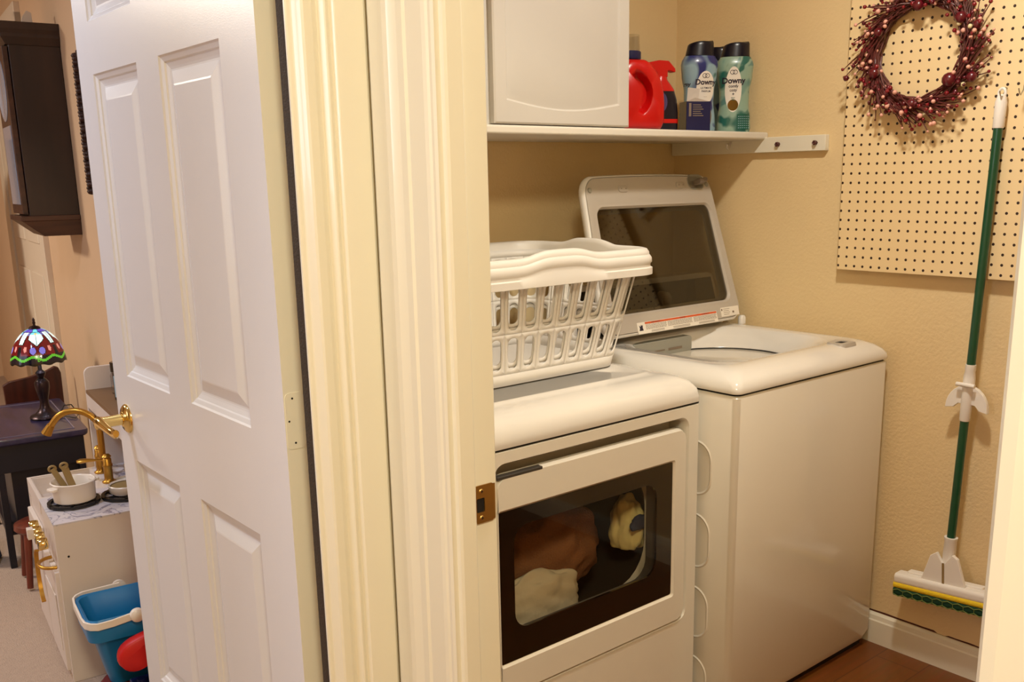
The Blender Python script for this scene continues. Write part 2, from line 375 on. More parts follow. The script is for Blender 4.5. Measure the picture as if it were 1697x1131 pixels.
for dz in (-.0215, .0200):
    sc_ = MB().lathe([(.0001, -.0034), (.003, -.0032), (.0042, -.0020), (.0042, -.001)], (-.0065, 0, dz), 16, ax='y').build('screw', 'brassd', t, smooth=True)
    MB().box(-.0088, -.0042, -.0036, -.0033, dz-.0005, dz+.0005).box(-.0070, -.0060, -.0036, -.0033, dz-.0022, dz+.0022).build('screw_slot', 'hole', sc_)

# ------------------------------------------------------------------ open six-panel door
door = D.objects.new('door_1', None); C.objects.link(door); door.location = (.65, 1.36, 0); struct(door)
ys = [0, .128, .385, .493, .742, .83]; zs = [.012, .25, .777, .965, 1.581, 1.680, 1.915, 2.035]
def door_face(mb, x, sgn, mi=0):
    for i in range(5):
        for j in range(7):
            a, b_, c, d = ys[i], ys[i+1], zs[j], zs[j+1]
            if i in (1, 3) and j in (1, 3, 5):
                ins = [(0, 0), (.003, .003), (.010, .006), (.012, .0085), (.020, .0115), (.024, .0125), (.027, .0125), (.050, .0045), (.053, .0040)]
                loops = [[(x+sgn*dp, a+s_, c+s_), (x+sgn*dp, b_-s_, c+s_), (x+sgn*dp, b_-s_, d-s_), (x+sgn*dp, a+s_, d-s_)] for s_, dp in ins]
                loops = [[tuple(p) for p in l] for l in loops]
                mb.loft(loops, False, True, mi=mi)
            else: mb.add([(x, a, c), (x, b_, c), (x, b_, d), (x, a, d)], [(0, 1, 2, 3)], mi)
mb = MB(); door_face(mb, 0, 1); door_face(mb, .0345, -1)
Y0, Y1, Z0, Z1 = 0, .83, .012, 2.035
mb.add([(0, Y0, Z0), (.0345, Y0, Z0), (.0345, Y0, Z1), (0, Y0, Z1)], [(0, 1, 2, 3)], 1)
mb.add([(0, Y1, Z0), (.0345, Y1, Z0), (.0345, Y1, Z1), (0, Y1, Z1)], [(3, 2, 1, 0)])
mb.add([(0, Y0, Z1), (.0345, Y0, Z1), (.0345, Y1, Z1), (0, Y1, Z1)], [(0, 1, 2, 3)])
mb.add([(0, Y0, Z0), (.0345, Y0, Z0), (.0345, Y1, Z0), (0, Y1, Z0)], [(3, 2, 1, 0)])
mb.build('door_leaf', ['doorw', 'trim'], door)
# painted-over hinge leaf on the edge, with its three screw holes
pl = rr(.002, .0345, .953, 1.044, .008, 4, 3)
hp = MB().loft([[(p[0], .0005, p[1]) for p in pl], [(p[0], -.0009, p[1]) for p in pl]], True, True).build('hinge_leaf', 'trim', door)
for hx, hz in ((.0145, 1.035), (.0070, .999), (.0155, .963)):
    MB().lathe([(.0017, -.0013), (.0017, .0004)], (hx, 0, hz), 10, ax='y').build('screw_hole', 'hole', hp)
# lever handle
hd = D.objects.new('door_handle', None); C.objects.link(hd); hd.parent = door; hd.location = (0, .770, .866)
MB().lathe([(.001, -.013), (.014, -.013), (.017, -.0115), (.019, -.009), (.026, -.008), (.030, -.005), (.0325, -.002), (.0325, 0)], (0, 0, 0), 40, ax='x').build('rosette', 'brass', hd, smooth=True, ang=50)
MB().lathe([(.012, -.012), (.0125, -.016), (.0120, -.050), (.0135, -.054), (.0135, -.066), (.011, -.069), (.001, -.070)], (0, 0, 0), 28, ax='x').build('neck', 'brass', hd, smooth=True, ang=50)
P = [(-.060, .004, .001), (-.061, -.010, .003), (-.060, -.028, .0), (-.057, -.050, -.006), (-.055, -.072, -.010), (-.054, -.088, -.009), (-.056, -.096, -.006)]
R_ = [.0135, .0125, .011, .0095, .0092, .0100, .0075]
mb = MB(Matrix.Diagonal((.75, 1, 1, 1))); mb.tube([(p[0]/.75, p[1], p[2]) for p in P], R_, 16); mb.build('lever', 'brass', hd, smooth=True, ang=60)

# ------------------------------------------------------------------ dryer
dr = thing('dryer', 'white front-load dryer with dark glass door and laundry basket on top', 'dryer', (1.423, 1.45, 0))
h = .34
def front_loop(x0, x1, z0, z1, r, y): return [(p[0], y, p[1]) for p in rr(x0, x1, z0, z1, r, 6, 6)]
mb = MB()
mb.loft([front_loop(-h, h, .02, .833, .004, .70), front_loop(-h, h, .02, .833, .004, .006), front_loop(-h+.003, h-.003, .023, .830, .004, 0),
         front_loop(-.292, .303, .285, .806, .028, 0), front_loop(-.288, .299, .289, .802, .025, .007), front_loop(-.286, .297, .291, .800, .025, .058), front_loop(-.24, .215, .40, .69, .10, .060)], True, False)
mb.build('cabinet', ['white', 'drumd'], dr, smooth=True, ang=35)
# drum behind the opening
mb = MB(); n_ = len(rr(0, 1, 0, 1, .1)); hole = front_loop(-.24, .215, .40, .69, .10, .060)
cen = (-.012, .52)
ang = [math.atan2(p[2]-cen[1], p[0]-cen[0]) for p in hole]
def drum(y, R): return [(cen[0]+R*math.cos(a), y, cen[1]+R*math.sin(a)) for a in ang]
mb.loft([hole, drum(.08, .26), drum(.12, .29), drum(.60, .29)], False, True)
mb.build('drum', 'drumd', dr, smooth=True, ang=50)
# top, crowned
def top_loop(x0, x1, y0, y1, r, z): return [(p[0], p[1], z) for p in rr(x0, x1, y0, y1, r, 6, 6)]
mb = MB(); Lp = []
Lp.append(top_loop(-h, h, -.001, .70, .006, .8365))
Lp.append(top_loop(-h-.001, h+.001, -.003, .70, .010, .845))
for i, (a, s_) in enumerate([(0, .006), (20, .008), (40, .016), (60, .028), (78, .048), (90, .072)]):
    r_ = math.radians(a); dz = .050*math.sin(r_); ins = .055*(1-math.cos(r_))
    Lp.append(top_loop(-h-.001+ins, h+.001-ins, -.003+ins*1.25, .70-ins*.4, .012+ins*.5, .853+dz))
Lp.append(top_loop(-h+.065, h-.065, .085, .66, .03, .904)); Lp.append(top_loop(-h+.069, h-.069, .089, .656, .028, .9065)); Lp.append(top_loop(-h+.078, h-.078, .098, .65, .022, .907))
Lp.append(top_loop(-h+.086, h-.086, .106, .64, .02, .9040))
mb.loft(Lp, True, True); mb.build('top_panel', 'top', dr, smooth=True, ang=60)
MB().box(-h+.002, h-.002, .001, .69, .8325, .837).build('seam', 'hole', dr)
# door frame with window
dy = -.004
L = [front_loop(-.290, .293, .29, .781, .028, .018), front_loop(-.290, .293, .29, .781, .028, .004), front_loop(-.286, .289, .294, .777, .026, dy),
     front_loop(-.288, .252, .360, .709, .008, dy), front_loop(-.285, .249, .364, .705, .006, dy+.004), front_loop(-.283, .247, .366, .703, .006, dy+.006), front_loop(-.24, .21, .41, .68, .05, .050)]
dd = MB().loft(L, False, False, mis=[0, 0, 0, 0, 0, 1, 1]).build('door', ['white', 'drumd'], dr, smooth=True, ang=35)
MB().loft([front_loop(-.2835, .2475, .3655, .7035, .006, dy+.0055), front_loop(-.243, .194, .434, .664, .038, dy+.0055), front_loop(-.243, .194, .434, .664, .038, dy+.011)]).build('window_surround', 'blackgl', dd)
MB().add([(-.2835, dy+.0045, .3655), (.2475, dy+.0045, .3655), (.2475, dy+.0045, .7035), (-.2835, dy+.0045, .7035)], [(0, 1, 2, 3)]).build('window_glass', 'dglass', dd)
MB().box(-.286, -.166, -.0045, .012, .7745, .7815).build('grip', 'drumd', dd, bevel=.0015)
MB().box(-.330, .330, .02, .68, 0, .021).build('base', 'grey', dr)
# ------------------------------------------------------------------ clothes in the drum
def blob(name, c, s_, m, seed, amp=.28, fr=3.0, sub=5):
    bm = bmesh.new(); bmesh.ops.create_icosphere(bm, subdivisions=sub, radius=1)
    for v in bm.verts:
        p = v.co.copy(); q = p*fr+Vector((seed, 0, 0))
        f = 1+amp*(noise.noise(q)+.5*noise.noise(q*2.1)+.6*(1-abs(noise.noise(q*1.3+Vector((5, 0, 0))))*2)*.5)
        v.co = Vector((p.x*s_[0]*f, p.y*s_[1]*f, max(p.z*s_[2]*f, -s_[2]*.6)))
    me = D.meshes.new(name); bm.to_mesh(me); bm.free()
    me.polygons.foreach_set('use_smooth', [True]*len(me.polygons)); me.materials.append(M[m])
    o = D.objects.new(name, me); C.objects.link(o); o.location = c; return o
tag(blob('towel', (1.440, 1.675, .480), (.165, .105, .120), 'towel', 1.3, .16, 2.2), 'crumpled brown terry towel behind the dryer door glass', 'towel')
tag(blob('bedsheet', (1.320, 1.548, .415), (.120, .026, .075), 'sheet', 4.1, .20, 1.6), 'pale grey sheet bunched at the lower left of the dryer window', 'sheet')
tag(blob('pillowcase', (1.652, 1.580, .510), (.042, .045, .080), 'cloth', 8.2, .18, 1.7), 'pale yellow cloth with dark print inside the dryer at right', 'laundry cloth')
tag(blob('sock', (1.640, 1.527, .535), (.030, .009, .020), 'blued', 2.2, .3, 2.2, 3), 'dark sock lying on the yellow cloth inside the dryer', 'sock')

# ------------------------------------------------------------------ washer
wa = thing('washer', 'white top-load washer with its lid open beside the dryer', 'washing machine', (2.119, 1.355, 0))
h = .336
mb = MB(); L = []
for ins, z in ((.012, .02), (0, .05), (0, .852), (.003, .8565), (.012, .858)):
    L.append([(p[0], p[1], z) for p in rr(-h+ins, h-ins, ins, .66, .016, 6, 6)])
mb.loft(L, True, True); cab = mb.build('cabinet', 'white', wa, smooth=True, ang=35)
for z0, z1 in ((.590, .733), (.397, .545), (.205, .350), (.03, .158)):
    o_ = rr(.068, .62, z0, z1, .048, 8, 4); i_ = rr(.072, .616, z0+.004, z1-.004, .045, 8, 4); j_ = rr(.076, .612, z0+.008, z1-.008, .042, 8, 4)
    MB().loft([[(-h-e_, p[0], p[1]) for p in l] for l, e_ in ((o_, -.0006), (i_, .0022), (j_, .0004))], False, True).build('side_stamping', 'white', cab, smooth=True, ang=20)
MB().box(-h+.02, h-.02, .02, .64, 0, .03).build('base', 'blackgl', wa)
MB().loft([[(p[0], p[1], z) for p in rr(-h+e_, h-e_, e_, .655-e_, .016, 6, 6)] for e_, z in ((.006, .857), (.006, .864), (.035, .864), (.035, .857))]).build('seam', 'hole', wa)
# top with bowl: loops with matching angle
NB = len(rr(0, 1, 0, 1, .1))
def wl(ins, fi, z, r): return [(p[0], p[1], z) for p in rr(-h-.001+ins, h+.001-ins, -.002+fi, .655-ins*.3, r)]
Lp = [wl(0, 0, .8625, .018), wl(-.001, -.001, .868, .018), wl(0, .001, .878, .02), wl(.006, .008, .890, .026), wl(.018, .024, .902, .034), wl(.034, .046, .9105, .04), wl(.046, .066, .9135, .05), wl(.052, .076, .9135, .06)]
bowl = [(-.245, .255, .098, .52, .10, .9125), (-.241, .251, .102, .517, .105, .9105), (-.234, .243, .110, .512, .12, .905), (-.224, .232, .120, .508, .14, .890), (-.215, .222, .128, .506, .17, .872)]
for a, b_, c, d, r, z in bowl: Lp.append([(p[0], p[1], z) for p in rr(a, b_, c, d, r)])
bc = (0.0, .318)
last = Lp[-1]; an = [math.atan2(p[1]-bc[1], p[0]-bc[0]) for p in last]
for R, z in ((.210, .864), (.208, .860)): Lp.append([(bc[0]+R*math.cos(a), bc[1]+R*.92*math.sin(a), z) for a in an])
mb = MB().loft(Lp); mb.build('top_panel', 'top', wa, smooth=True, ang=60)
def ring(R0, R1, z0, z1, m, nm, par):
    L = []
    for R, z in ((R0, z0), (R1, z0), (R1, z1), (R0, z1), (R0, z0)): L.append([(bc[0]+R*math.cos(2*PI*k/64), bc[1]+R*.92*math.sin(2*PI*k/64), z) for k in range(64)])
    return MB().loft(L).build(nm, m, par, smooth=True)
ring(.200, .212, .8545, .8605, 'black', 'gasket', wa)
ring(.197, .208, .8490, .8545, 'top', 'tub_ring', wa)
ring(.194, .206, .8435, .8490, 'black', 'gasket', wa)
MB().loft([[(bc[0]+R*math.cos(2*PI*k/64), bc[1]+R*.92*math.sin(2*PI*k/64), z) for k in range(64)] for R, z in ((.203, .8435), (.192, .838), (.188, .826), (.193, .790), (.196, .76))]).build('balance_ring', 'lidgrey', wa, smooth=True)
tb = MB(); tb.loft([[(bc[0]+R*math.cos(2*PI*k/64), bc[1]+R*.92*math.sin(2*PI*k/64), z) for k in range(64)] for R, z in ((.196, .762), (.198, .42), (.17, .40))], False, True).build('tub', ['tub'], wa, smooth=True, ang=50)
MB().lathe([(.14, .402), (.13, .42), (.05, .43), (.048, .455), (.02, .462), (.001, .462)], (bc[0], bc[1], 0), 40).build('impeller', 'lidgrey', wa, smooth=True)
db = MB().loft([[(p[0], .485, p[1]) for p in rr(-.175, .075, .856, .903, .01, 3, 3)], [(p[0], .520, p[1]) for p in rr(-.175, .075, .856, .903, .01, 3, 3)]], True, True).build('detergent_dispenser', 'grey', wa, bevel=.002)
MB().add([(-.09, .4840, .872), (-.045, .4840, .872), (-.045, .4840, .876), (-.09, .4840, .876), (-.03, .4840, .870), (.03, .4840, .870), (.03, .4840, .877), (-.03, .4840, .877)], [(0, 1, 2, 3), (4, 5, 6, 7)]).build('dispenser_print', 'inkg', db)
# lid-lock hole
o_ = rr(.160, .236, .034, .096, .018, 5, 3); i_ = rr(.182, .216, .054, .076, .004, 5, 3)
mb = MB().loft([[(p[0], p[1], .9075) for p in o_], [(p[0], p[1], .9170) for p in rr(.163, .233, .037, .093, .016, 5, 3)], [(p[0], p[1], .9162) for p in i_], [(p[0], p[1], .902) for p in i_]])
lk = mb.build('lid_lock', 'lidgrey', wa, smooth=True, ang=40)
MB().box(.181, .217, .053, .077, .9137, .9142).build('lock_opening', 'hole', lk)
# rear console, low, behind the lid
cs_ = D.objects.new('console', None); C.objects.link(cs_); cs_.parent = wa
prf = [(.575, .895), (.578, .93), (.600, 1.058), (.606, 1.066), (.640, 1.068), (.665, 1.05), (.675, .895)]
MB().loft([[(x, y, .895+(z-.895)*k) for y, z in prf] for x, k in ((-h+.002, .55), (-h+.03, .97), (-h+.05, 1), (h-.055, 1), (h-.030, .97), (h-.002, .55))], True, True).build('console_housing', 'top', cs_, smooth=True, ang=40)
MB().loft([[(x, .5775+.022*(z-.93)/.128-.0015, z) for x, z in ((-.31, .910), (.318, .910), (.292, 1.052), (-.28, 1.052))], [(x, .5775+.022*(z-.93)/.128+.002, z) for x, z in ((-.31, .910), (.318, .910), (.292, 1.052), (-.28, 1.052))]], True, True).build('control_panel', 'blackgl', cs_)
MB().lathe([(.024, .585), (.023, .562), (.020, .558), (.001, .557)], (.045, 0, 1.005), 32, ax='y').build('dial', 'steel', cs_, smooth=True, ang=40)
for sx in (-.315, .312): MB().lathe([(.012, 0), (.012, .02), (.008, .026), (.001, .027)], (sx, .485, .912), 16).build('hinge', 'top', wa, smooth=True)
# lid
lid = D.objects.new('lid', None); C.objects.link(lid); lid.parent = wa; lid.location = (.001, .475, .932); lid.rotation_euler = (-.283, 0, 0)
def lidl(e_, y, v0=0.0, v1=.452, r=.045):
    out = []
    for x, v in rr(-.30+e_, .30-e_, v0+e_, v1-e_, r):
        k = 1-.10*(v/.452); yy = v+.006*(1-(x/.3)**2)*(v/.452)
        out.append((x*k, y, yy))
    return out
def gl(x0, x1, v0, v1, r, y):
    return [(x*(1-.07*(v/.45)), y, v) for x, v in rr(x0, x1, v0, v1, r)]
g0 = (-.248, .262, .062, .362)
mb = MB().loft([gl(-.236, .250, .074, .35, .025, .026), lidl(.02, .030), lidl(.006, .024), lidl(0, .014), lidl(0, .004), lidl(.004, -.002), lidl(.007, -.003)])
mb.build('lid_shell', 'top', lid, smooth=True, ang=50)
L = [lidl(.0075, -.001), lidl(.009, -.005), gl(-.264, .278, .044, .378, .04, -.005), gl(-.260, .274, .048, .374, .038, -.003), gl(-.252, .266, .057, .366, .03, -.003), gl(-.247, .261, .063, .361, .025, .004), gl(-.246, .260, .064, .360, .025, .024)]
MB().loft(L).build('inner_panel', 'lidgrey', lid, smooth=True, ang=30)
MB().loft([gl(-.247, .261, .063, .361, .025, .006), gl(-.247, .261, .063, .361, .025, .010)], True, True).build('lid_glass', 'lglass', lid)
for u, v in ((-.119, .414), (.127, .421)):
    MB().loft([[(p[0], y_, p[1]) for p in rr(u-.020+e_, u+.020-e_, v-.010+e_, v+.010-e_, .009, 5, 3)] for y_, e_ in ((-.004, 0), (-.0075, .001), (-.0085, .003))], False, True).build('bumper', 'lidgrey', lid, smooth=True, ang=30)
    for dx in (-.009, .009): MB().lathe([(.0016, -.0090), (.0016, -.006)], (u+dx, 0, v), 8, ax='y').build('bumper_pin', 'inkg', lid)
for u, v in ((-.250, .412), (.247, .420)):
    MB().lathe([(.001, -.009), (.006, -.0085), (.0075, -.006), (.0075, -.004)], (u, 0, v), 20, ax='y').build('lid_screw', 'grey', lid, smooth=True)
mb = MB().loft([[(p[0], y_, p[1]) for p in rr(.160+e_, .238-e_, .404+e_, .452, .02, 5, 3)] for y_, e_ in ((-.004, 0), (-.0065, .003), (-.0050, .006))], False, True)
lt = mb.build('latch_mount', 'grey', lid, smooth=True, ang=30)
MB().box(.188, .208, -.034, -.004, .418, .434).box(.208, .224, -.034, -.026, .424, .436).build('latch', 'inkg', lt, bevel=.003)
# labels on the lid
lb_ = MB().box(-.172, .176, -.0062, -.0051, .001, .0335).build('warning_label', 'label', lid)
MB().box(-.140, .174, -.0067, -.0062, .0272, .0325).build('orange_band', 'orangel', lb_)
for u0, u1, tx in ((-.130, -.060, 'AVERTISSEMENT'), (-.02, .06, 'WARNING'), (.085, .16, 'ADVERTENCIA')):
    v_, f_ = text_mesh(tx, .0052); mb = MB(); mb.add([(p[0]+(u0+u1)/2, -.0069, p[1]+.0298) for p in v_], f_); mb.build('band_print', 'ink', lb_)
mb = MB()
for u0, u1 in ((-.138, -.052), (-.046, .060), (.068, .172)):
    for k in range(5):
        vv = .0245-k*.0030; x = u0
        while x < u1-.004:
            wdt = random.uniform(.003, .010); x2 = min(x+wdt, u1); mb.box(x, x2, -.0066, -.0062, vv-.0006, vv+.0006); x = x2+.0018
    for k in range(2):
        vv = .0075-k*.0032; mb.box(u0+.02, u1-.012, -.0066, -.0062, vv-.0007, vv+.0005)
mb.build('fine_print', 'inkg', lb_)
MB().prism([(-.166, .010), (-.150, .010), (-.152, .018), (-.150, .026), (-.154, .023), (-.156, .027), (-.160, .021), (-.165, .026), (-.163, .017)], -.0067, -.0062).build('hazard_pictogram', 'ink', lb_)
l2 = MB().box(.197, .282, -.0062, -.0051, .012, .040).build('rating_label', 'label', lid)
mb = MB()
for k in range(4): mb.box(.208, .208+.03-.004*(k % 2), -.0066, -.0062, .034-k*.0055, .0352-k*.0055)
mb.box(.199, .204, -.0066, -.0062, .030, .036).box(.250, .258, -.0066, -.0062, .020, .026)
mb.build('fine_print', 'inkg', l2)

# ------------------------------------------------------------------ laundry basket on the dryer
bk = thing('laundry_basket', 'outer white slotted laundry basket resting on the dryer top, lower of the nested pair', 'laundry basket', (1.452, 1.83, .908), group='nested laundry baskets')
BH = .272; TP = .058
hx, hy = .300, .232
def per(s_, v, off=0.0):
    """point at perimeter fraction s_, height v (0..1) on the tapered wall"""
    k = TP*(1-v); a, b_, r = hx-k+off, hy-k+off, .07-.02*(1-v)
    segs = [2*(b_-r), PI*r/2, 2*(a-r), PI*r/2]*2; tot = sum(segs); d = (s_ % 1)*tot
    z = v*BH; i = 0
    while d > segs[i] and i < 7: d -= segs[i]; i += 1
    t_ = d/segs[i]
    if i == 0: return (a, -b_+r+d, z)
    if i == 1: an_ = t_*PI/2; return (a-r+r*math.cos(an_), b_-r+r*math.sin(an_), z)
    if i == 2: return (a-r-d, b_, z)
    if i == 3: an_ = PI/2+t_*PI/2; return (-a+r+r*math.cos(an_), b_-r+r*math.sin(an_), z)
    if i == 4: return (-a, b_-r-d, z)
    if i == 5: an_ = PI+t_*PI/2; return (-a+r+r*math.cos(an_), -b_+r+r*math.sin(an_), z)
    if i == 6: return (-a+r+d, -b_, z)
    an_ = 1.5*PI+t_*PI/2; return (a-r+r*math.cos(an_), -b_+r+r*math.sin(an_), z)
NS = 36
mb = MB()
def cellhole(s0, s1, v0, v1, hs, h0, h1, flat_top=False):
    n = 4; op = []; ip = []
    sm = (s0+s1)/2
    # outer border points / inner slot points matched
    pts = []
    TH = [k/7 for k in range(7)]; TV = [0, .035, .07, .11, .5, .89, .93, .965]
    for q in TH: pts.append((s0+(s1-s0)*q, v0))
    for q in TV: pts.append((s1, v0+(v1-v0)*q))
    for q in TH: pts.append((s1-(s1-s0)*q, v1))
    for q in TV: pts.append((s0, v1-(v1-v0)*q))
    PL = 1.80; aa = hs*PL; bb_ = (h1-h0)/2*BH; rr_ = aa*.92
    for p in pts:
        du = (p[0]-sm)/((s1-s0)/2)*aa; dv = (p[1]-(v0+v1)/2)/((v1-v0)/2)*bb_
        cx, cy = math.copysign(aa-rr_, du), math.copysign(bb_-rr_, dv)
        if abs(du) > aa-rr_ and abs(dv) > bb_-rr_:
            ex, ey = du-cx, dv-cy; l_ = math.hypot(ex, ey) or 1
            if True: du, dv = cx+ex/l_*rr_, cy+ey/l_*rr_
        ip.append((sm+du/PL, (h0+h1)/2+dv/BH))
    N_ = len(pts)
    oo = [per(*p) for p in pts]; ii = [per(*q) for q in ip]
    mb.loft([oo, ii])
for k in range(NS):
    s0, s1 = k/NS, (k+1)/NS; hs = .32/NS
    cellhole(s0, s1, .10, .445, hs, .14, .41)
    cellhole(s0, s1, .445, .86, hs, .475, .835)
# plain bands
NP = 160
def band(v0, v1):
    mb.loft([[per(k/NP, v0) for k in range(NP)], [per(k/NP, v1) for k in range(NP)]])
band(0, .10); band(.86, .93)
wl_ = mb.build('basket_wall', 'plastic', bk, smooth=True, ang=40)
sd = wl_.modifiers.new('s', 'SOLIDIFY'); sd.thickness = .0032; sd.offset = 0
bm_ = MB(); bm_.loft([[per(k/NP, 0) for k in range(NP)], [(x*.96, y*.96, .004) for x, y, z in [per(k/NP, 0) for k in range(NP)]]], False, True); bm_.build('basket_floor', 'plastic', bk)
# rolled rim with raised handle humps
def hump(s_):
    x, y, z = per(s_, 1); k = 0
    if abs(y) >= hy-.02: k = max(k, math.exp(-(abs(x)/.085)**4))
    if abs(x) >= hx-.02: k = max(k, math.exp(-(abs(y)/.075)**4))
    return k
def rimloop(off, dz, wv):
    out = []
    for k in range(NP):
        x, y, z = per(k/NP, .985, off); out.append((x, y, z+dz+wv*.014*hump(k/NP)))
    return out
L = [rimloop(-.002, -.030, 0), rimloop(.0, -.004, 1), rimloop(.003, .004, 1), rimloop(.009, .0075, 1), rimloop(.016, .005, 1), rimloop(.020, -.003, 1), rimloop(.0205, -.013, 1), rimloop(.018, -.0165, 1), rimloop(.018, -.024, .8), rimloop(.0215, -.0265, .3), rimloop(.0215, -.042, 0), rimloop(.019, -.043, 0), rimloop(.017, -.028, 0), rimloop(.0, -.030, 0)]
MB().loft(L).build('rim', 'plastic', bk, smooth=True, ang=50)

b2 = bk.copy(); C.objects.link(b2); b2.location = (1.452, 1.83, .9215); b2.scale = (.985, .980, 1)
b2['label'] = 'inner white laundry basket nested in the other, its wavy rolled rim uppermost'
for q in list(bk.children): c_ = q.copy(); C.objects.link(c_); c_.parent = b2

# ------------------------------------------------------------------ shelf, cabinet, rail
sh = MB().box(.90, 2.478, 1.80, 2.168, 1.466, 1.487).build('wall_shelf', 'shelfc', bevel=.006, seg=3)
tag(sh, 'long white shelf board on the back wall under the wall cabinet', 'shelf')
cb = thing('wall_cabinet', 'white wall cabinet with arched panel door above the shelf', 'cabinet', (1.43, 1.80, 1.4875))
MB().box(-.50, .449, .018, .366, .0, .75).build('cabinet_box', 'cabw', cb)
def arch(y, e_, d=.04):
    n = 12; x0, x1, z0, z1 = .0+d+e_, .449-d-e_+.004, .055+e_, .72-e_
    pts = []
    for k in range(n+1):
        t_ = k/n; xx = x0+(x1-x0)*t_; pts.append((xx, y, z0-.020*math.sin(PI*t_)+ .0))
    for k in range(1, n+1): pts.append((x1, y, z0+(z1-z0)*k/n))
    for k in range(1, n+1): pts.append((x1-(x1-x0)*k/n, y, z1))
    for k in range(1, n): pts.append((x0, y, z1-(z1-z0)*k/n))
    return pts
def outl(y, e_):
    n = 12; x0, x1, z0, z1 = .004+e_, .449-e_, .002+e_, .74-e_; pts = []
    for k in range(n+1): pts.append((x0+(x1-x0)*k/n, y, z0))
    for k in range(1, n+1): pts.append((x1, y, z0+(z1-z0)*k/n))
    for k in range(1, n+1): pts.append((x1-(x1-x0)*k/n, y, z1))
    for k in range(1, n): pts.append((x0, y, z1-(z1-z0)*k/n))
    return pts
MB().loft([outl(.018, 0), outl(.003, 0), outl(0, .004), arch(0, 0), arch(.0035, .004), arch(.0035, .007), arch(0.0005, .016)], False, True).build('cabinet_door', 'cabw', cb, smooth=True, ang=20)
MB().loft([[(p[0]-.47, p[1], p[2]) for p in l] for l in (outl(.018, 0), outl(.003, 0), outl(0, .004))], False, True).build('cabinet_door', 'cabw', cb)
ra = thing('peg_rail', 'cream wooden peg rail with broken brown pegs on the right wall', 'peg rail', (2.48, 1.88, 1.45))
MB().loft([[(x, p[0], p[1]) for p in rr(-.286, .286, -.022, .022, .002, 3, 3)] for x in (0, -.019)], True, True).build('rail_board', 'trim', ra, bevel=.002)
for y in (-.128, -.255):
    MB().lathe([(.0065, -.018), (.006, -.022), (.0075, -.028), (.004, -.030), (.001, -.027)], (0, y, .0), 6, ax='x').build('peg', 'brownpeg', ra)
pts = [(-.020, .046, .012), (-.026, .045, .004), (-.036, .044, -.008), (-.044, .042, -.004), (-.046, .040, .006)]
MB().tube(pts, .0035, 8).build('hook', 'plastic', ra, smooth=True)

# ------------------------------------------------------------------ things on the shelf
SZ = 1.487
# detergent jug
jg = thing('detergent_jug', 'big red laundry detergent jug with clear cap at the cabinet edge', 'detergent', (1.984, 1.895, SZ), -.35)
def jl(hw, z, hy_=.05, cx=0, r=.03): return [(p[0], p[1], z) for p in rr(cx-hw, cx+hw, -hy_, hy_, r, 6, 6)]
OUT = [(.074, .002), (.080, .015), (.081, .07), (.078, .10), (.069, .130), (.054, .155), (.036, .172), (.030, .182), (-.030, .182), (-.04, .168), (-.07, .15), (-.08, .12), (-.08, .015), (-.074, .002)]
hc = (.018, .098)
def polar(poly, c, n=40):
    out = []
    for k in range(n):
        a = 2*PI*k/n+.01; d = (math.cos(a), math.sin(a)); best = 0
        for (x0, z0), (x1, z1) in zip(poly, poly[1:]+poly[:1]):
            ex, ez = x1-x0, z1-z0; den = d[0]*ez-d[1]*ex
            if abs(den) < 1e-9: continue
            t_ = ((x0-c[0])*ez-(z0-c[1])*ex)/den; q = ((x0-c[0])*d[1]-(z0-c[1])*d[0])/den
            if t_ > 0 and -1e-6 <= q <= 1+1e-6: best = max(best, t_)
        out.append((c[0]+d[0]*best, c[1]+d[1]*best))
    return out
cres = []
for k in range(9): a = math.radians(-52+k*15.5); cres.append((-.028+.070*math.cos(a)*.95, .092+.066*math.sin(a)))
for k in range(9): a = math.radians(72-k*15.5); cres.append((-.040+.052*math.cos(a)*.95, .090+.052*math.sin(a)))
hc = (.022, .097)
po = polar(OUT, hc); pc = polar(cres, hc)
def sc2(pl, s_, c=(0, .09)): return [(c[0]+(p[0]-c[0])*s_, c[1]+(p[1]-c[1])*s_) for p in pl]
def lay(pl, y): return [(p[0], y, p[1]) for p in pl]
MB().loft([lay(sc2(po, .86), .050), lay(sc2(po, .96), .044), lay(po, .030), lay(po, -.030), lay(sc2(po, .965), -.044), lay(sc2(po, .90), -.050), lay(sc2(pc, 1.10, hc), -.0525), lay(sc2(pc, 1.0, hc), -.050), lay(sc2(pc, .86, hc), -.038), lay(sc2(pc, .70, hc), -.026)], True, True).build('jug_body', 'red', jg, smooth=True, ang=60)
MB().lathe([(.030, .184), (.031, .188), (.031, .203), (.029, .205)], (-.006, 0, 0), 32).build('cap_ring', 'navy', jg, smooth=True)
MB().lathe([(.0285, .205), (.0275, .246), (.0255, .246), (.0265, .207)], (-.006, 0, 0), 32, cap=False).build('measuring_cap', 'clear', jg, smooth=True)
MB().box(-.070, -.048, -.0520, -.0480, .05, .115).build('label', 'navyd', jg)
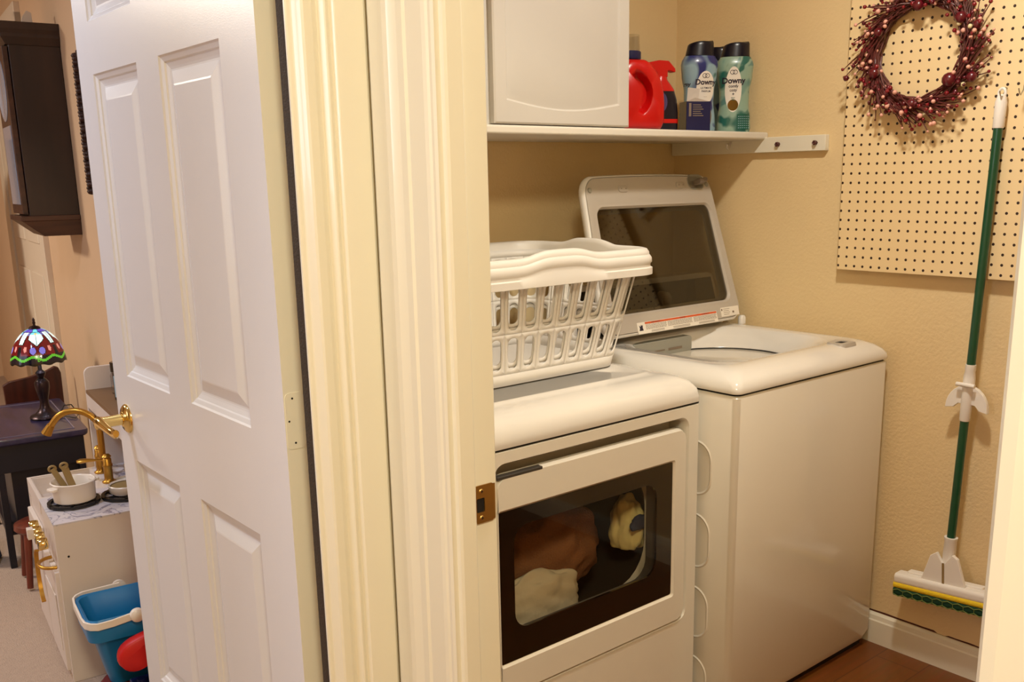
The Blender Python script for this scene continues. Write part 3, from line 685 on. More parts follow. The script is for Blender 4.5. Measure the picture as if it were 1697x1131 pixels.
# spray bottle
sp = thing('spray_bottle', 'dark purple stain spray bottle with red trigger beside the red jug', 'spray bottle', (2.112, 1.905, SZ), -.35)
def bl(hw, hy_, z, r=.02): return [(p[0], p[1], z) for p in rr(-hw, hw, -hy_, hy_, r, 6, 6)]
MB().loft([bl(.046, .026, 0), bl(.049, .028, .006), bl(.049, .028, .05), bl(.046, .027, .085), bl(.038, .024, .112), bl(.026, .020, .130), bl(.020, .018, .136)], True, True).build('bottle_body', 'navyd', sp, smooth=True, ang=60)
MB().loft([bl(.0392, .0250, .108), bl(.0388, .0246, .112), bl(.0268, .0206, .130), bl(.020, .018, .138), bl(.017, .017, .148)], False, True).build('bottle_shoulder', 'red', sp, smooth=True, ang=60)
MB().loft([bl(.0495, .0285, .022), bl(.0495, .0285, .033)]).build('label_band', 'red', sp)
MB().prism([(-.05, .172), (-.046, .184), (-.010, .191), (.020, .190), (.040, .170), (.042, .160), (.034, .160), (.026, .163), (.017, .163), (.017, .146), (-.017, .146), (-.020, .160), (-.028, .166)], -.013, .013).build('trigger_head', 'red', sp, bevel=.003, seg=3)
MB().tube([(-.026, 0, .164), (-.034, 0, .150), (-.036, 0, .138)], [.006, .005, .004], 8).build('trigger', 'redd', sp, smooth=True)
def spfront(z): return -.0283 if z < .06 else -.0283+.0022*(z-.06)/.04
mb = MB()
for tx, sz, dx, z in (('I', .011, -.014, .094), ('N', .017, -.012, .079)):
    v_, f_ = text_mesh(tx, sz, bold=.0005); mb.add([(p[0]+dx+.2*p[1], -.0288, p[1]+z) for p in v_], f_)
mb.build('label_text', 'label', sp)
v_, f_ = text_mesh('Y', .010, bold=.0004); mb = MB(); mb.add([(p[0]-.012+.2*p[1], -.0288, p[1]+.064) for p in v_], f_); mb.build('label_text', 'heart', sp)
ep = circ_like(-.014, .078, .022, .028, 24); MB().loft([[(p[0], -.0272, p[1]) for p in ep], [(p[0], -.0286, p[1]) for p in ep]], False, True).build('label_oval', mat('lilac_print', rgb(70, 60, 104), .4), sp)

# scent booster bottles
def prof(z):   # half width along height of an hourglass bottle, z 0..1 of body (body = .205)
    K = [(0, .046), (.03, .050), (.18, .048), (.38, .043), (.55, .044), (.75, .051), (.90, .054), (.97, .050), (1, .044)]
    for (a, b_), (c, d) in zip(K, K[1:]):
        if z <= c: t_ = (z-a)/(c-a); t_ = t_*t_*(3-2*t_); return b_+(d-b_)*t_
    return K[-1][1]
BHT = .214
def swirl(name, base, c2, c3, seed):
    m = mat(name, base, .3, coat=.3); nt = m.node_tree; b = nt.nodes['Principled BSDF']
    tc = nt.nodes.new('ShaderNodeTexCoord'); n = nt.nodes.new('ShaderNodeTexNoise'); n.inputs['Scale'].default_value = 9; n.inputs['Distortion'].default_value = 2.5; n.inputs['Detail'].default_value = 1
    mp = nt.nodes.new('ShaderNodeMapping'); mp.inputs['Location'].default_value = (seed, 0, 0); mp.inputs['Scale'].default_value = (1, 1, .8)
    cr = nt.nodes.new('ShaderNodeValToRGB'); e = cr.color_ramp.elements; e[0].position = .40; e[0].color = c2; e[1].position = .47; e[1].color = base
    k = e.new(.60); k.color = base; k = e.new(.66); k.color = c3
    nt.links.new(tc.outputs['Object'], mp.inputs[0]); nt.links.new(mp.outputs[0], n.inputs[0]); nt.links.new(n.outputs['Fac'], cr.inputs[0]); nt.links.new(cr.outputs[0], b.inputs['Base Color']); return m
def fy(u, z):  # front surface of the bottle
    hw = prof(min(max(z/BHT, 0), 1)); d = .66*hw; q = max(0, 1-abs(u/hw)**2.4); return -d*q**(1/2.4)
def bottle(label, loc, rz, bodym, kind):
    t = thing('scent_booster_bottle', label, 'laundry scent beads', loc, rz, 'scent booster bottles on the shelf')
    L = []; n = 48
    for i in range(19):
        zz = i/18; hw = prof(zz); l = []
        for k in range(n):
            a = 2*PI*k/n; ca, sa = math.cos(a), math.sin(a); e_ = 2/2.4
            l.append((hw*abs(ca)**e_*(1 if ca > 0 else -1), .66*hw*abs(sa)**e_*(1 if sa > 0 else -1), zz*BHT))
        L.append(l)
    MB().loft(L, True, True).build('bottle_body', bodym, t, smooth=True, ang=60)
    # cap with a swept horn at one side
    L = []
    for i in range(9):
        q = i/8; l = []
        for k in range(n):
            a = 2*PI*k/n; ca, sa = math.cos(a), math.sin(a); w_ = (.042-.0045*q)*(1 if q < .9 else .93)
            x = w_*ca; y = .66*w_*sa*1.05; top_ = .036+.010*max(0, ca)**8-.003*math.cos(2*a)
            l.append((x+.003*q, y, BHT+.001+q*top_))
        L.append(l)
    MB().loft(L, True, True).build('cap', 'navyd', t, smooth=True, ang=45)
    def decal(poly, m, nm, off, uc=0, grid=None):
        mb = MB(); mb.add([(u, fy(u, z)-off, z) for u, z in poly], [tuple(range(len(poly)))]); return mb.build(nm, m, t)
    def decal_fan(cu, cz, ru, rz_, m, nm, off):   # curved patch following the bottle, many rings
        mb = MB(); L = []
        for j in range(7):
            l = []
            for k in range(28):
                a = 2*PI*k/28; s_ = max(.001, j/6); u = cu+ru*s_*math.cos(a); z = cz+rz_*s_*math.sin(a); l.append((u, fy(u, z)-off, z))
            L.append(l)
        mb.loft(L); return mb.build(nm, m, t, smooth=True)
    def txt(s_, size, cu, cz, m, nm, bold=0, off=.0012):
        v_, f_ = text_mesh(s_, size, bold=bold); mb = MB(); mb.add([(p[0]+cu, fy(p[0]+cu, p[1]+cz)-off, p[1]+cz) for p in v_], f_); return mb.build(nm, m, t)
    if kind == 0: return t
    if kind == 1:
        cu = .012
        decal_fan(cu, .125, .027, .046, 'label', 'front_label', .0005)
        txt('Downy', .021, cu, .140, 'ink', 'brand_text', .0006)
        txt('ULTIMATE', .0075, cu+.002, .124, 'ink', 'variant_text', .0001); txt('PARFUM', .0075, cu+.002, .115, 'ink', 'variant_text', .0001)
        txt('~~~', .006, cu, .100, 'inkg', 'variant_text')
        decal_fan(cu+.004, .045, .016, .036, mat('bead_window', rgb(132, 116, 86), .2), 'window', .0004)
        txt('ny', .016, -.039, .135, 'ink', 'side_text', .0004)
        lz_ = .158
    else:
        cu = -.006
        decal_fan(cu, .122, .024, .064, 'label', 'front_label', .0005)
        txt('Downy', .0225, cu, .146, 'ink', 'brand_text', .0007)
        txt('comfy', .0115, cu, .131, 'ink', 'variant_text', .0002); txt('cozy', .0115, cu, .120, 'ink', 'variant_text', .0002); txt('+', .013, cu, .1085, 'ink', 'variant_text', .0003)
        txt('SILKY', .0045, cu, .098, 'teal', 'variant_text', .0001); txt('OIL', .0055, cu, .0925, 'teal', 'variant_text', .0001)
        decal_fan(cu, .078, .0155, .016, mat('gold_window', rgb(120, 92, 40), .15, .5), 'window', .0008)
        mb = MB(); L = []
        for j in range(7):
            u = .006+j*.0062; L.append([(u, fy(u, z)-.0007, z) for z in (.008, .022, .036, .052)])
        mb.loft(L, closed=False); dl = mb.build('directions_label', 'teal', t, smooth=True)
        mb = MB()
        for j in range(6):
            z = .012+j*.0065
            for q in range(6): u0 = .010+q*.006; mb.add([(u0, fy(u0, z)-.001, z), (u0+.004, fy(u0+.004, z)-.001, z), (u0+.004, fy(u0+.004, z)-.001, z+.0015), (u0, fy(u0, z)-.001, z+.0015)], [(0, 1, 2, 3)])
        mb.build('directions_print', 'lblue', dl)
        lz_ = .170
    # interlaced loops emblem above the word
    mb = MB()
    for dx in (-.004, .004):
        pts = [(cu+dx+.0062*math.cos(a), 0, lz_+.0058*math.sin(a)) for a in [2*PI*k/20 for k in range(20)]]
        mb.tube([(p[0], fy(p[0], p[2])-.001, p[2]) for p in pts], .0007, 5, closed=True)
    mb.build('loops_emblem', 'ink', t)
    return t
bluem = swirl('blue_swirl_print', rgb(140, 170, 184), rgb(32, 42, 110), rgb(50, 112, 104), 3.1)
tealm = swirl('teal_swirl_print', rgb(142, 170, 152), rgb(38, 100, 90), rgb(96, 138, 132), 7.4)
bottle('blue floral scent booster bottle with pale oval label behind the navy box', (2.290, 1.915, SZ), -.62, bluem, 1)
bottle('teal swirled scent booster bottle with long white label at shelf end', (2.400, 1.872, SZ), -.80, tealm, 2)
bottle('pale scent booster bottle mostly hidden behind the blue and teal ones', (2.440, 1.972, SZ), -PI/2+.25, bluem, 0)
# navy box with an open flap
bx_ = thing('laundry_pod_box', 'small navy and black cardboard box with torn flap before the bottles', 'box', (2.208, 1.858, SZ), -.50)
MB().box(-.036, .036, -.026, .03, 0, .081).build('box_body', 'navy', bx_, bevel=.001)
MB().box(-.0366, -.0358, -.0255, .0295, .001, .080).build('side_panel', 'blackgl', bx_)
mb = MB(); mb.add([(-.036, -.026, .081), (.0, -.02, .081), (.022, .025, .118), (-.012, .03, .122)], [(0, 1, 2, 3)]); mb.add([(-.036, -.0265, .0805), (-.012, -.03, .0905), (.030, -.026, .0805)], [(0, 1, 2)])
fl = mb.build('flap', 'liftw', bx_); sd = fl.modifiers.new('s', 'SOLIDIFY'); sd.thickness = .0012
mb = MB()
for k in range(6): mb.box(-.017, .006+.004*((k*7) % 3), -.0268, -.0262, .070-k*.0058, .0722-k*.0058)
mb.box(-.029, -.022, -.0268, -.0262, .040, .076).build('box_print', 'inkg', bx_)

# ------------------------------------------------------------------ pegboard
pb = MB().box(2.452, 2.459, .55, 1.530, 1.0975, 2.30).build('pegboard', 'peg', bevel=.001)
tag(pb, 'beige drilled pegboard panel on the right laundry wall', 'pegboard')
for yy, zz in ((1.45, 1.2), (.65, 1.2), (1.45, 2.2), (.65, 2.2)):
    MB().lathe([(.008, 0), (.008, .0205)], (2.459, yy, zz), 10, ax='x').build('spacer', 'plastic', pb)
for yy, zz, lab in ((1.096, 1.545, 'wire peg hook holding the mop handle'), (1.052, 1.548, 'wire peg hook right of the mop handle')):
    hk = MB().tube([(2.456, yy, zz+.012), (2.444, yy, zz+.014), (2.436, yy-.002, zz+.002), (2.420, yy-.004, zz-.010), (2.412, yy-.004, zz-.006), (2.408, yy-.003, zz+.004)], .0016, 8).build('peg_hook', 'steel', smooth=True)
    tag(hk, lab, 'hook', 'hooks on the pegboard')

# ------------------------------------------------------------------ wreath
wr = thing('berry_wreath', 'dark red twig wreath with pink and red berries on the pegboard', 'wreath', (2.43, 1.312, 1.662), rot=(0, PI/2, 0))
# local: x = -world z, y = world y, z = world x  -> build in plane (ry, rz): helper below
def Wp(a, r, d=0): return Vector((-r*math.sin(a), r*math.cos(a), -d))     # a: 0 towards +Y(left), counter-clockwise up
rnd = random.Random(3)
mb = MB(); tips = []
for i in range(430):
    a = rnd.uniform(0, 2*PI); r0 = rnd.uniform(.112, .142); ln = rnd.uniform(.28, .70)
    r1 = r0+rnd.uniform(.0, .052)+(.026 if rnd.random() < .16 else 0); d0 = rnd.uniform(-.008, .022); d1 = d0+rnd.uniform(-.005, .022)
    pts = []
    for k in range(6):
        t_ = k/5; pts.append(Wp(a-ln*t_, r0+(r1-r0)*t_*t_+rnd.uniform(-.002, .002), d0+(d1-d0)*t_))
    mb.tube(pts, [.0017]*5+[.0010], 5); tips.append((a-ln, r1, d1))
for i in range(14):
    r0 = .124+.010*math.cos(i*1.7); pts = [Wp(2*PI*k/40, r0+.004*math.sin(k*1.3+i), .012*math.sin(i*2.1)+.003*math.sin(k*.9+i)) for k in range(40)]
    mb.tube(pts, .0026, 5, closed=True)
tw = mb.build('twigs', 'carve', wr); tw['kind'] = 'stuff'
tw.data.materials[0] = mat('twig_brown_red', rgb(96, 42, 38), .45, var=.3, vscale=80)
pk = mat('pink_berry', rgb(232, 170, 150), .35); cr_ = mat('cream_berry', rgb(226, 208, 160), .35); rd = mat('red_berry', rgb(128, 14, 26), .25, coat=.4); dkr = mat('dark_red_berry', rgb(92, 10, 24), .3, coat=.4)
def ball(R, m, nm):
    bm = bmesh.new(); bmesh.ops.create_icosphere(bm, subdivisions=2, radius=R); me = D.meshes.new(nm); bm.to_mesh(me); bm.free()
    me.polygons.foreach_set('use_smooth', [True]*len(me.polygons)); me.materials.append(m); return me
bme = [ball(.0060, pk, 'pink_berry'), ball(.0064, cr_, 'cream_berry'), ball(.0050, rd, 'red_berry')]
rnd.shuffle(tips)
for i, (a, r, d) in enumerate(tips[:100]):
    k = 0 if i % 10 < 8 else (1 if i % 10 < 9 else 2)
    o = D.objects.new(('pink_berry', 'cream_berry', 'red_berry')[k], bme[k]); C.objects.link(o); o.parent = wr
    o.location = Wp(a, r, d+.004); s_ = rnd.uniform(.8, 1.15); o.scale = (s_, s_, s_)
mb = MB()
bmx = [tuple(v.co) for v in bme[0].vertices]; bfx = [tuple(p.vertices) for p in bme[0].polygons]
for a, r, d in tips[100:]:
    c = Wp(a, r, d+.003); s_ = rnd.uniform(.45, .95); mb.add([(c.x+p[0]*s_, c.y+p[1]*s_, c.z+p[2]*s_) for p in bmx], bfx, rnd.choice((0, 0, 1, 1, 2)))
for i in range(110):
    c = Wp(rnd.uniform(0, 2*PI), rnd.uniform(.105, .165), rnd.uniform(.0, .035)); s_ = rnd.uniform(.6, 1.1); mb.add([(c.x+p[0]*s_, c.y+p[1]*s_, c.z+p[2]*s_) for p in bmx], bfx, rnd.choice((0, 1, 1, 2)))
sb = mb.build('small_berries', [rd, dkr, pk], wr, smooth=True, ang=80); sb['kind'] = 'stuff'
ap = ball(.0145, dkr, 'red_apple')
for dy_, dz_, s_ in ((.111, -.044, 1.0), (-.094, -.077, 1.25), (.0, .108, 1.0), (.106, .056, .8), (-.112, .066, 1.0), (-.155, .045, .8), (-.150, -.075, .9), (.0, -.128, .9), (.192, -.050, .55), (-.05, .120, .7)):
    o = D.objects.new('red_apple', ap); C.objects.link(o); o.parent = wr
    o.location = (-dz_, dy_, -.026); o.scale = (s_, s_, s_*.9)

# ------------------------------------------------------------------ sponge mop
mp_ = thing('sponge_mop', 'green-handled white sponge mop hanging on the right laundry wall', 'mop', (2.432, 1.130, .30), rot=(math.radians(1.5), 0, 0))
MB().lathe([(.0110, .09), (.0110, .44)], (0, 0, 0), 20).build('lower_pole', 'green', mp_, smooth=True)
MB().lathe([(.0110, .55), (.0110, 1.185)], (0, 0, 0), 20).build('upper_pole', 'green', mp_, smooth=True)
g_ = MB().lathe([(.0125, 1.165), (.0135, 1.168), (.0140, 1.225), (.0105, 1.238), (.0085, 1.243)], (0, 0, 0), 20).build('hand_grip', 'mopw', mp_, smooth=True)
MB().tube([(0, .008*math.cos(2*PI*k/16), 1.246+.011*math.sin(2*PI*k/16)) for k in range(16)], .0035, 8, closed=True).build('hanging_loop', 'mopw', g_, smooth=True)
MB().lathe([(.0125, .430), (.0135, .433), (.0145, .49), (.0150, .545), (.0125, .562), (.0135, .565), (.0130, .58)], (0, 0, 0), 20).build('collar', 'mopw', mp_, smooth=True)
pts = [(-.006, .050*math.cos(a), .480+.040*math.sin(a)) for a in [math.radians(v) for v in range(0, 181, 12)]]
dome = [(.055*math.cos(a), .462+.062*math.sin(a)) for a in [math.radians(v) for v in range(0, 181, 12)]]
dome = [(.056, .458)]+dome+[(-.056, .458), (-.034, .462), (-.022, .474), (.022, .474), (.034, .462)]
MB().prism(dome, -.003, .010, ax='x').build('wringer_flange', 'mopw', mp_, bevel=.0015)
MB().tube([(-.018, -.024, .528), (-.018, .024, .528)], .0055, 10).build('wringer_handle', 'mopw', mp_, smooth=True)
MB().tube([(-.002, 0, .10), (-.002, 0, .535)], .0022, 8).build('wringer_rod', 'steel', mp_)
MB().lathe([(.0165, .032), (.0160, .095), (.0175, .100), (.0175, .105), (.0125, .105)], (0, 0, 0), 20).build('sleeve', 'mopw', mp_, smooth=True)
hm = MB(Matrix.Rotation(math.radians(-6.0), 4, 'X'))
hm.prism([(-.062, -.032), (.066, -.032), (.036, .050), (.018, .062), (0, .030), (-.026, .062), (-.040, .052)], -.024, -.012, ax='x').build('shield', 'mopw', mp_, bevel=.002)
MB(Matrix.Rotation(math.radians(-6.0), 4, 'X')).box(-.0255, -.0243, -.004, .002, -.024, .036).build('shield_slot', 'khaki', mp_)
def hb(): return MB(Matrix.Rotation(math.radians(-6.0), 4, 'X'))
hb().loft([[(p[0], y, p[1]) for p in rr(-.034, .012, -.052, -.022, .010, 4, 3)] for y in (-.145, .135)], True, True).build('head_bar', 'mopw', mp_, smooth=True, ang=40)
hb().box(-.010, .014, -.10, .110, -.032, -.016).build('spring_bar', 'mopw', mp_, bevel=.003)
hb().loft([[(p[0], y, p[1]) for p in rr(-.036, .020, -.064, -.046, .008, 4, 3)] for y in (-.147, .138)], True, True).build('sponge', 'yellow', mp_, smooth=True, ang=40)
scr = hb().loft([[(p[0], y, p[1]) for p in rr(-.0375, .021, -.087, -.061, .010, 4, 3)] for y in (-.147, .138)], True, True).build('scrubber', 'spgreen', mp_, smooth=True, ang=40)
mb = hb()
for i in range(10):
    cy = .122-i*.0285
    pts = [(-.0385, cy+.0165*math.cos(a), -.074+.0105*math.sin(a)) for a in [math.radians(30+60*k) for k in range(6)]]
    mb.tube(pts, .0013, 4, closed=True)
mb.build('hexagon_ribs', 'spline', scr)

# ================================================================== far room (local frame a,b)
def far(name, label, cat, a, b_, z=0, dr_=0, group=None): return thing(name, label, cat, F(a, b_, z), -PH+dr_, group)
# clock
ck = far('wall_clock', 'dark walnut case wall clock hanging on the orange wall', 'clock', .36, 1.22, 1.18)
MB().box(-.170, -.001, 0, .30, .077, .680).build('case', 'clockw', ck, bevel=.003)
MB().loft([[(p[0], p[1], z) for p in rr(-.190-e_, -.001, -.012-e_*.6, .31+e_, .002, 2, 2)] for z, e_ in ((.674, -.012), (.690, -.004), (.700, .002), (.712, .002), (.726, .010), (.750, .012))], True, True).build('cornice', 'clockw', ck)
MB().box(-.202, -.001, -.010, .31, .060, .079).build('base_moulding', 'clockd', ck, bevel=.003)
MB().loft([[(-.198, -.006, .060), (-.001, -.006, .060), (-.001, .30, .060), (-.198, .30, .060)], [(-.130, .0, .004), (-.001, .0, .004), (-.001, .29, .004), (-.130, .29, .004)]], True, True).build('lower_taper', 'clockd', ck)
dd = MB().box(-.190, -.172, .008, .292, .085, .670).build('clock_door', 'clockd', ck, bevel=.002)
MB().box(-.1925, -.190, .04, .26, .12, .40).build('door_glass', 'glassw', dd)
MB().lathe([(.001, -.1915), (.10, -.1915), (.105, -.1935), (.112, -.192), (.112, -.190)], (0, .15, .53), 32, ax='x').build('dial', 'glassw', dd, smooth=True)
# things on the clock
tag(MB(Matrix.Translation(F(.27, 1.30, 1.931)) @ Matrix.Rotation(-PH, 4, 'Z')).prism([(-.02, 0), (.02, 0), (.018, .045), (.004, .052), (-.012, .03)], -.004, .012, ax='y').build('ornament', 'shelfw'), 'pale peaked ornament standing on top of the wall clock', 'ornament')
# picture frame, carved
fr = far('carved_picture', 'ornate carved dark picture frame on the orange wall beside the door edge', 'picture frame', .36, .80, 1.335)
mb = MB(); rf = random.Random(5)
left = [(-.024+.006*math.sin(i*1.9)+rf.uniform(-.006, .006), .455*i/26) for i in range(27)]
mb.prism([(-.40, .455), (-.40, 0)]+left, -.032, -.004, ax='x')
for i in range(40):
    y = -.036+.006*math.sin(i*2.3); z = .010+.011*i
    if z < .445: mb.lathe([(.001, -.046), (.008, -.042), (.011, -.032)], (0, y, z), 8, ax='x')
mb.build('carved_edge', 'carve', fr)
MB().box(-.036, -.033, -.34, -.09, .06, .39).build('picture', 'liftw', fr)
# doorway on the orange wall, far beyond
struct(MB(Matrix.Translation(F(0, 0)) @ Matrix.Rotation(-PH, 4, 'Z')).box(.335, .362, 2.10, 2.20, 0, 2.1).box(.335, .362, 3.25, 3.42, 0, 2.1).box(.335, .362, 2.10, 3.42, 2.05, 2.14).build('trim_9', 'shelfw', bevel=.004))
dmb = MB(Matrix.Translation(F(0, 0)) @ Matrix.Rotation(-PH, 4, 'Z')); dmb.box(.346, .366, 2.20, 3.25, 0, 2.05)
for b0, b1 in ((2.30, 2.66), (2.78, 3.14)): dmb.box(.340, .348, b0, b1, .25, .95).box(.340, .348, b0, b1, 1.1, 1.9)
struct(dmb.build('door_2', 'shelfw', bevel=.004))
# bookcase at far left
bc_ = far('bookcase', 'cream open bookcase with dark things at the left picture edge', 'bookcase', -.02, 2.75)
mb = MB()
for a in (-.42, .0): mb.box(a, a+.03, 0, .28, 0, .98)
for z in (.02, .40, .60, .95): mb.box(-.42, .03, 0, .28, z, z+.03)
mb.box(-.42, .03, .27, .28, 0, .95); mb.build('bookcase_frame', 'shelfw', bc_, bevel=.002)
for k, (a, z, hh) in enumerate(((-.36, .43, .15), (-.22, .43, .14), (-.09, .43, .16), (-.30, .63, .26), (-.12, .63, .28), (-.25, .05, .3))):
    tag(MB(Matrix.Translation(F(-.02+a, 2.80, z)) @ Matrix.Rotation(-PH, 4, 'Z')).box(-.05, .05, 0, .16, 0, hh).build('storage_box', 'dkred', bevel=.004), 'dark brown box on a shelf of the cream bookcase', 'box', 'boxes in the cream bookcase')
tag(MB(Matrix.Translation(F(-.42, 2.80, .982)) @ Matrix.Rotation(-PH, 4, 'Z')).box(0, .40, 0, .22, 0, .62).build('picture_cabinet', 'dkred', bevel=.006), 'dark brown cabinet standing on the cream bookcase', 'cabinet')
tag(MB(Matrix.Translation(F(.19, 2.30, 1.15)) @ Matrix.Rotation(-PH, 4, 'Z')).lathe([(.022, 0), (.022, 1.2)], (0, 0, 0), 16).build('rope_post', 'rope', smooth=True), 'rope wrapped post rising behind the wall clock top', 'post') if False else None
# chair behind the table
ch = far('wooden_chair', 'dark mahogany chair with curved back behind the lamp table', 'chair', .20, 1.86)
top_ = [(-.125, .53), (-.10, .545), (-.02, .556), (.05, .575), (.085, .592), (.10, .585), (.108, .56), (.105, .30), (-.118, .30)]
MB().prism(top_, -.012, .012).build('backrest', 'chair', ch, bevel=.004)
MB().box(-.13, .12, .0, .30, .28, .305).build('seat', 'chair', ch, bevel=.006)
for x in (-.12, .10):
    for y in (.0, .28): MB().loft([[(x-.010, y-.010, .28), (x+.012, y-.010, .28), (x+.012, y+.012, .28), (x-.010, y+.012, .28)], [(x-.008, y-.008, 0), (x+.008, y-.008, 0), (x+.008, y+.008, 0), (x-.008, y+.008, 0)]], True, True).build('leg', 'chair', ch)
tb_ = far('plush_doll', 'small pale toy with dark hair sitting on the mahogany chair', 'toy', .03, 2.06, .305)
MB().lathe([(.001, 0), (.05, .01), (.055, .06), (.035, .13), (.02, .15)], (0, 0, 0), 20).build('toy_body', 'skin', tb_, smooth=True)
MB().lathe([(.001, .14), (.035, .155), (.048, .19), (.042, .225), (.02, .245), (.001, .25)], (0, 0, 0), 20).build('toy_head', 'skin', tb_, smooth=True)
tb_.scale = (.62, .62, .62)
# lamp table
lt_ = far('lamp_table', 'low dark navy side table carrying the stained glass lamp', 'side table', .10, 1.02)
MB().loft([[(p[0], p[1], z) for p in rr(-.165-e_, .165+e_, -.01-e_, .64+e_, .02, 4, 3)] for z, e_ in ((.462, -.006), (.468, 0), (.480, .002), (.486, 0))], True, True).build('table_top', 'tabw', lt_, smooth=True, ang=30)
mb = MB(); fr_ = [(.125, .035), (-.125, .035), (-.125, .60), (.125, .60)]
mb.strip([(x, y, .4865) for x, y in fr_], .004, .003, closed=True); mb.build('top_inlay', mat('inlay_line', rgb(130, 120, 140), .3), lt_)
MB().box(-.15, .15, .01, .60, .36, .463).build('apron', 'tabd', lt_, bevel=.002)
MB().box(-.14, .15, .03, .60, .12, .15).box(-.10, .15, .05, .55, .15, .36).build('lower_shelf', 'tabd', lt_, bevel=.002)
for x in (-.145, .125):
    for y in (.012, .575): MB().box(x, x+.022, y, y+.022, 0, .37).build('leg', 'tabd', lt_, bevel=.002)
# blue cloth hanging at the table's left
cl = far('blue_cloth', 'dark blue cloth bag slumped at the left of the navy table', 'bag', -.115, 1.16)
L = []
for i in range(7):
    z = .01+.30*i/6; L.append([(.045*math.cos(2*PI*k/24)*(1.15-.5*i/6)+.006*math.sin(5*2*PI*k/24)-.03*(i/6), .06*math.sin(2*PI*k/24)*(1.1-.4*i/6), z) for k in range(24)])
MB().loft(L, True, True).build('bag_body', 'blued', cl, smooth=True)
MB().tube([(-.03, 0, .30), (-.05, 0, .36), (-.06, 0, .42)], .006, 8).build('strap', 'dkred', cl, smooth=True)
# tiffany lamp
lm = far('stained_glass_lamp', 'glowing stained glass table lamp with blue red and green shade', 'lamp', .165, 1.30, .487)
MB().lathe([(.001, 0), (.056, 0), (.058, .006), (.054, .012), (.038, .018), (.028, .028), (.019, .042), (.0155, .058), (.016, .075), (.022, .10), (.026, .122), (.026, .140), (.018, .152), (.010, .158), (.015, .166), (.019, .178), (.012, .186), (.0075, .19), (.0055, .34)], (0, 0, 0), 32).build('base', 'bronze', lm, smooth=True, ang=50)
sgl = {}
def sg(nm, c, e_):
    return mat('glass_'+nm, c, .15, emit=c, es=e_, coat=.3)
SG = [sg('lead', rgb(14, 10, 12), .0), sg('violet', rgb(96, 84, 205), .55), sg('cyan', rgb(110, 205, 225), .9), sg('white', rgb(205, 232, 232), .95), sg('ruby', rgb(110, 12, 18), .35), sg('green', rgb(90, 180, 50), .6), sg('lilac', rgb(120, 112, 205), .7), sg('dark', rgb(24, 18, 34), .15), sg('amber', rgb(240, 190, 40), .8), sg('rose', rgb(225, 150, 140), .5)]
def shade_pat(u, v):     # u 0..1 within a repeat, v 0 top .. 1 bottom
    c = abs(u-.5)*2
    if v < .04: return 0
    if v < .20: return 0 if abs((u*3) % 1-.5) > .46 or v > .185 else (2 if c < .33 else 1)
    hw = .56*math.sqrt(max(0, 1-((v-.36)/.25)**2))*(1 if v < .42 else max(0, 1-(v-.42)/.22))
    if (c/.16)**2*.3+((v-.245)/.035)**2 < .30: return 8
    if v < .62 and c < hw-.035: return 0 if c < .03 else (2 if v < .27 else 3)
    if v < .62 and c < hw+.03: return 0
    pe = .66+(v-.22)*.55
    if .20 < v < .56 and c > pe+.035: return 0 if c > .975 else 3
    if .20 < v < .58 and c > pe-.03: return 0
    if v < .60: return (6 if v < .30 else 4)
    if v < .80:
        if c < .05: return 4
        e_ = ((c-.24)/.17)**2+((v-.70)/.085)**2
        if e_ < .85: return 6
        if e_ < 1.2: return 0
        e_ = ((c-.66)/.10)**2+((v-.66)/.07)**2
        if e_ < .9: return 9
        return 4 if c < .88 else 7
    w_ = .865+.035*math.sin(u*4*PI)
    if abs(v-w_) < .026: return 5
    if abs(v-w_) < .042: return 0
    if c < .06 and v < .92: return 5
    return 7 if v < .97 else 0
mb = MB(); NA, NV = 256, 56; Rm = .099; Hm = .128
def sp_(i, j):
    v = j/NV; a = 2*PI*i/NA; th = .17+v*(1.38-.17); r = Rm*math.sin(th)/math.sin(1.38); z = .222+Hm*(math.cos(th)-math.cos(1.38))/(math.cos(.17)-math.cos(1.38))
    r += .0008*math.sin(a*12)
    if j == NV: z += .003*math.cos(a*12)
    return (r*math.cos(a), r*math.sin(a), z)
vv = [sp_(i, j) for j in range(NV+1) for i in range(NA)]
for j in range(NV):
    for i in range(NA):
        k = (i+1) % NA; u = ((i+.5)/NA*4+.57) % 1
        mb.add([vv[j*NA+i], vv[j*NA+k], vv[(j+1)*NA+k], vv[(j+1)*NA+i]], [(0, 1, 2, 3)], shade_pat(u, (j+.5)/NV))
shd = mb.build('lamp_shade', SG, lm, smooth=True, ang=180)
MB().lathe([(.020, .347), (.021, .352), (.016, .358), (.005, .361), (.004, .366), (.006, .371), (.004, .378), (.005, .383), (.0005, .392)], (0, 0, 0), 20).build('finial', 'bronze', lm, smooth=True)
cd = MB().tube([(0, .0, .006), (.05, -.02, .005), (.09, -.10, .004), (.11, -.04, .006), (.10, .05, .028), (.07, .02, .034), (.04, -.03, .006)], .0022, 6).build('cord', 'black', lm, smooth=True)
bl_ = D.lights.new('lamp_bulb', 'POINT'); bl_.energy = .5; bl_.color = (.85, .92, 1); bl_.shadow_soft_size = .02
ob = D.objects.new('lamp_bulb', bl_); C.objects.link(ob); ob.parent = lm; ob.location = (0, 0, .27)

# ------------------------------------------------------------------ play kitchen
kt = far('play_kitchen', 'small white toy kitchen with marble top and gold tap', 'play kitchen', 0, 0)
KD, KW, KH = .30, .53, .465
MB().box(.0, KD, 0, .012, 0, KH).build('side_panel', 'kitw', kt, bevel=.0015)
MB().box(.0, KD, KW-.012, KW, 0, KH).build('side_panel', 'kitw', kt, bevel=.0015)
MB().box(.004, .014, .012, KW-.012, 0, KH).box(KD-.01, KD, .012, KW-.012, 0, KH).build('front_panel', 'kitw', kt)
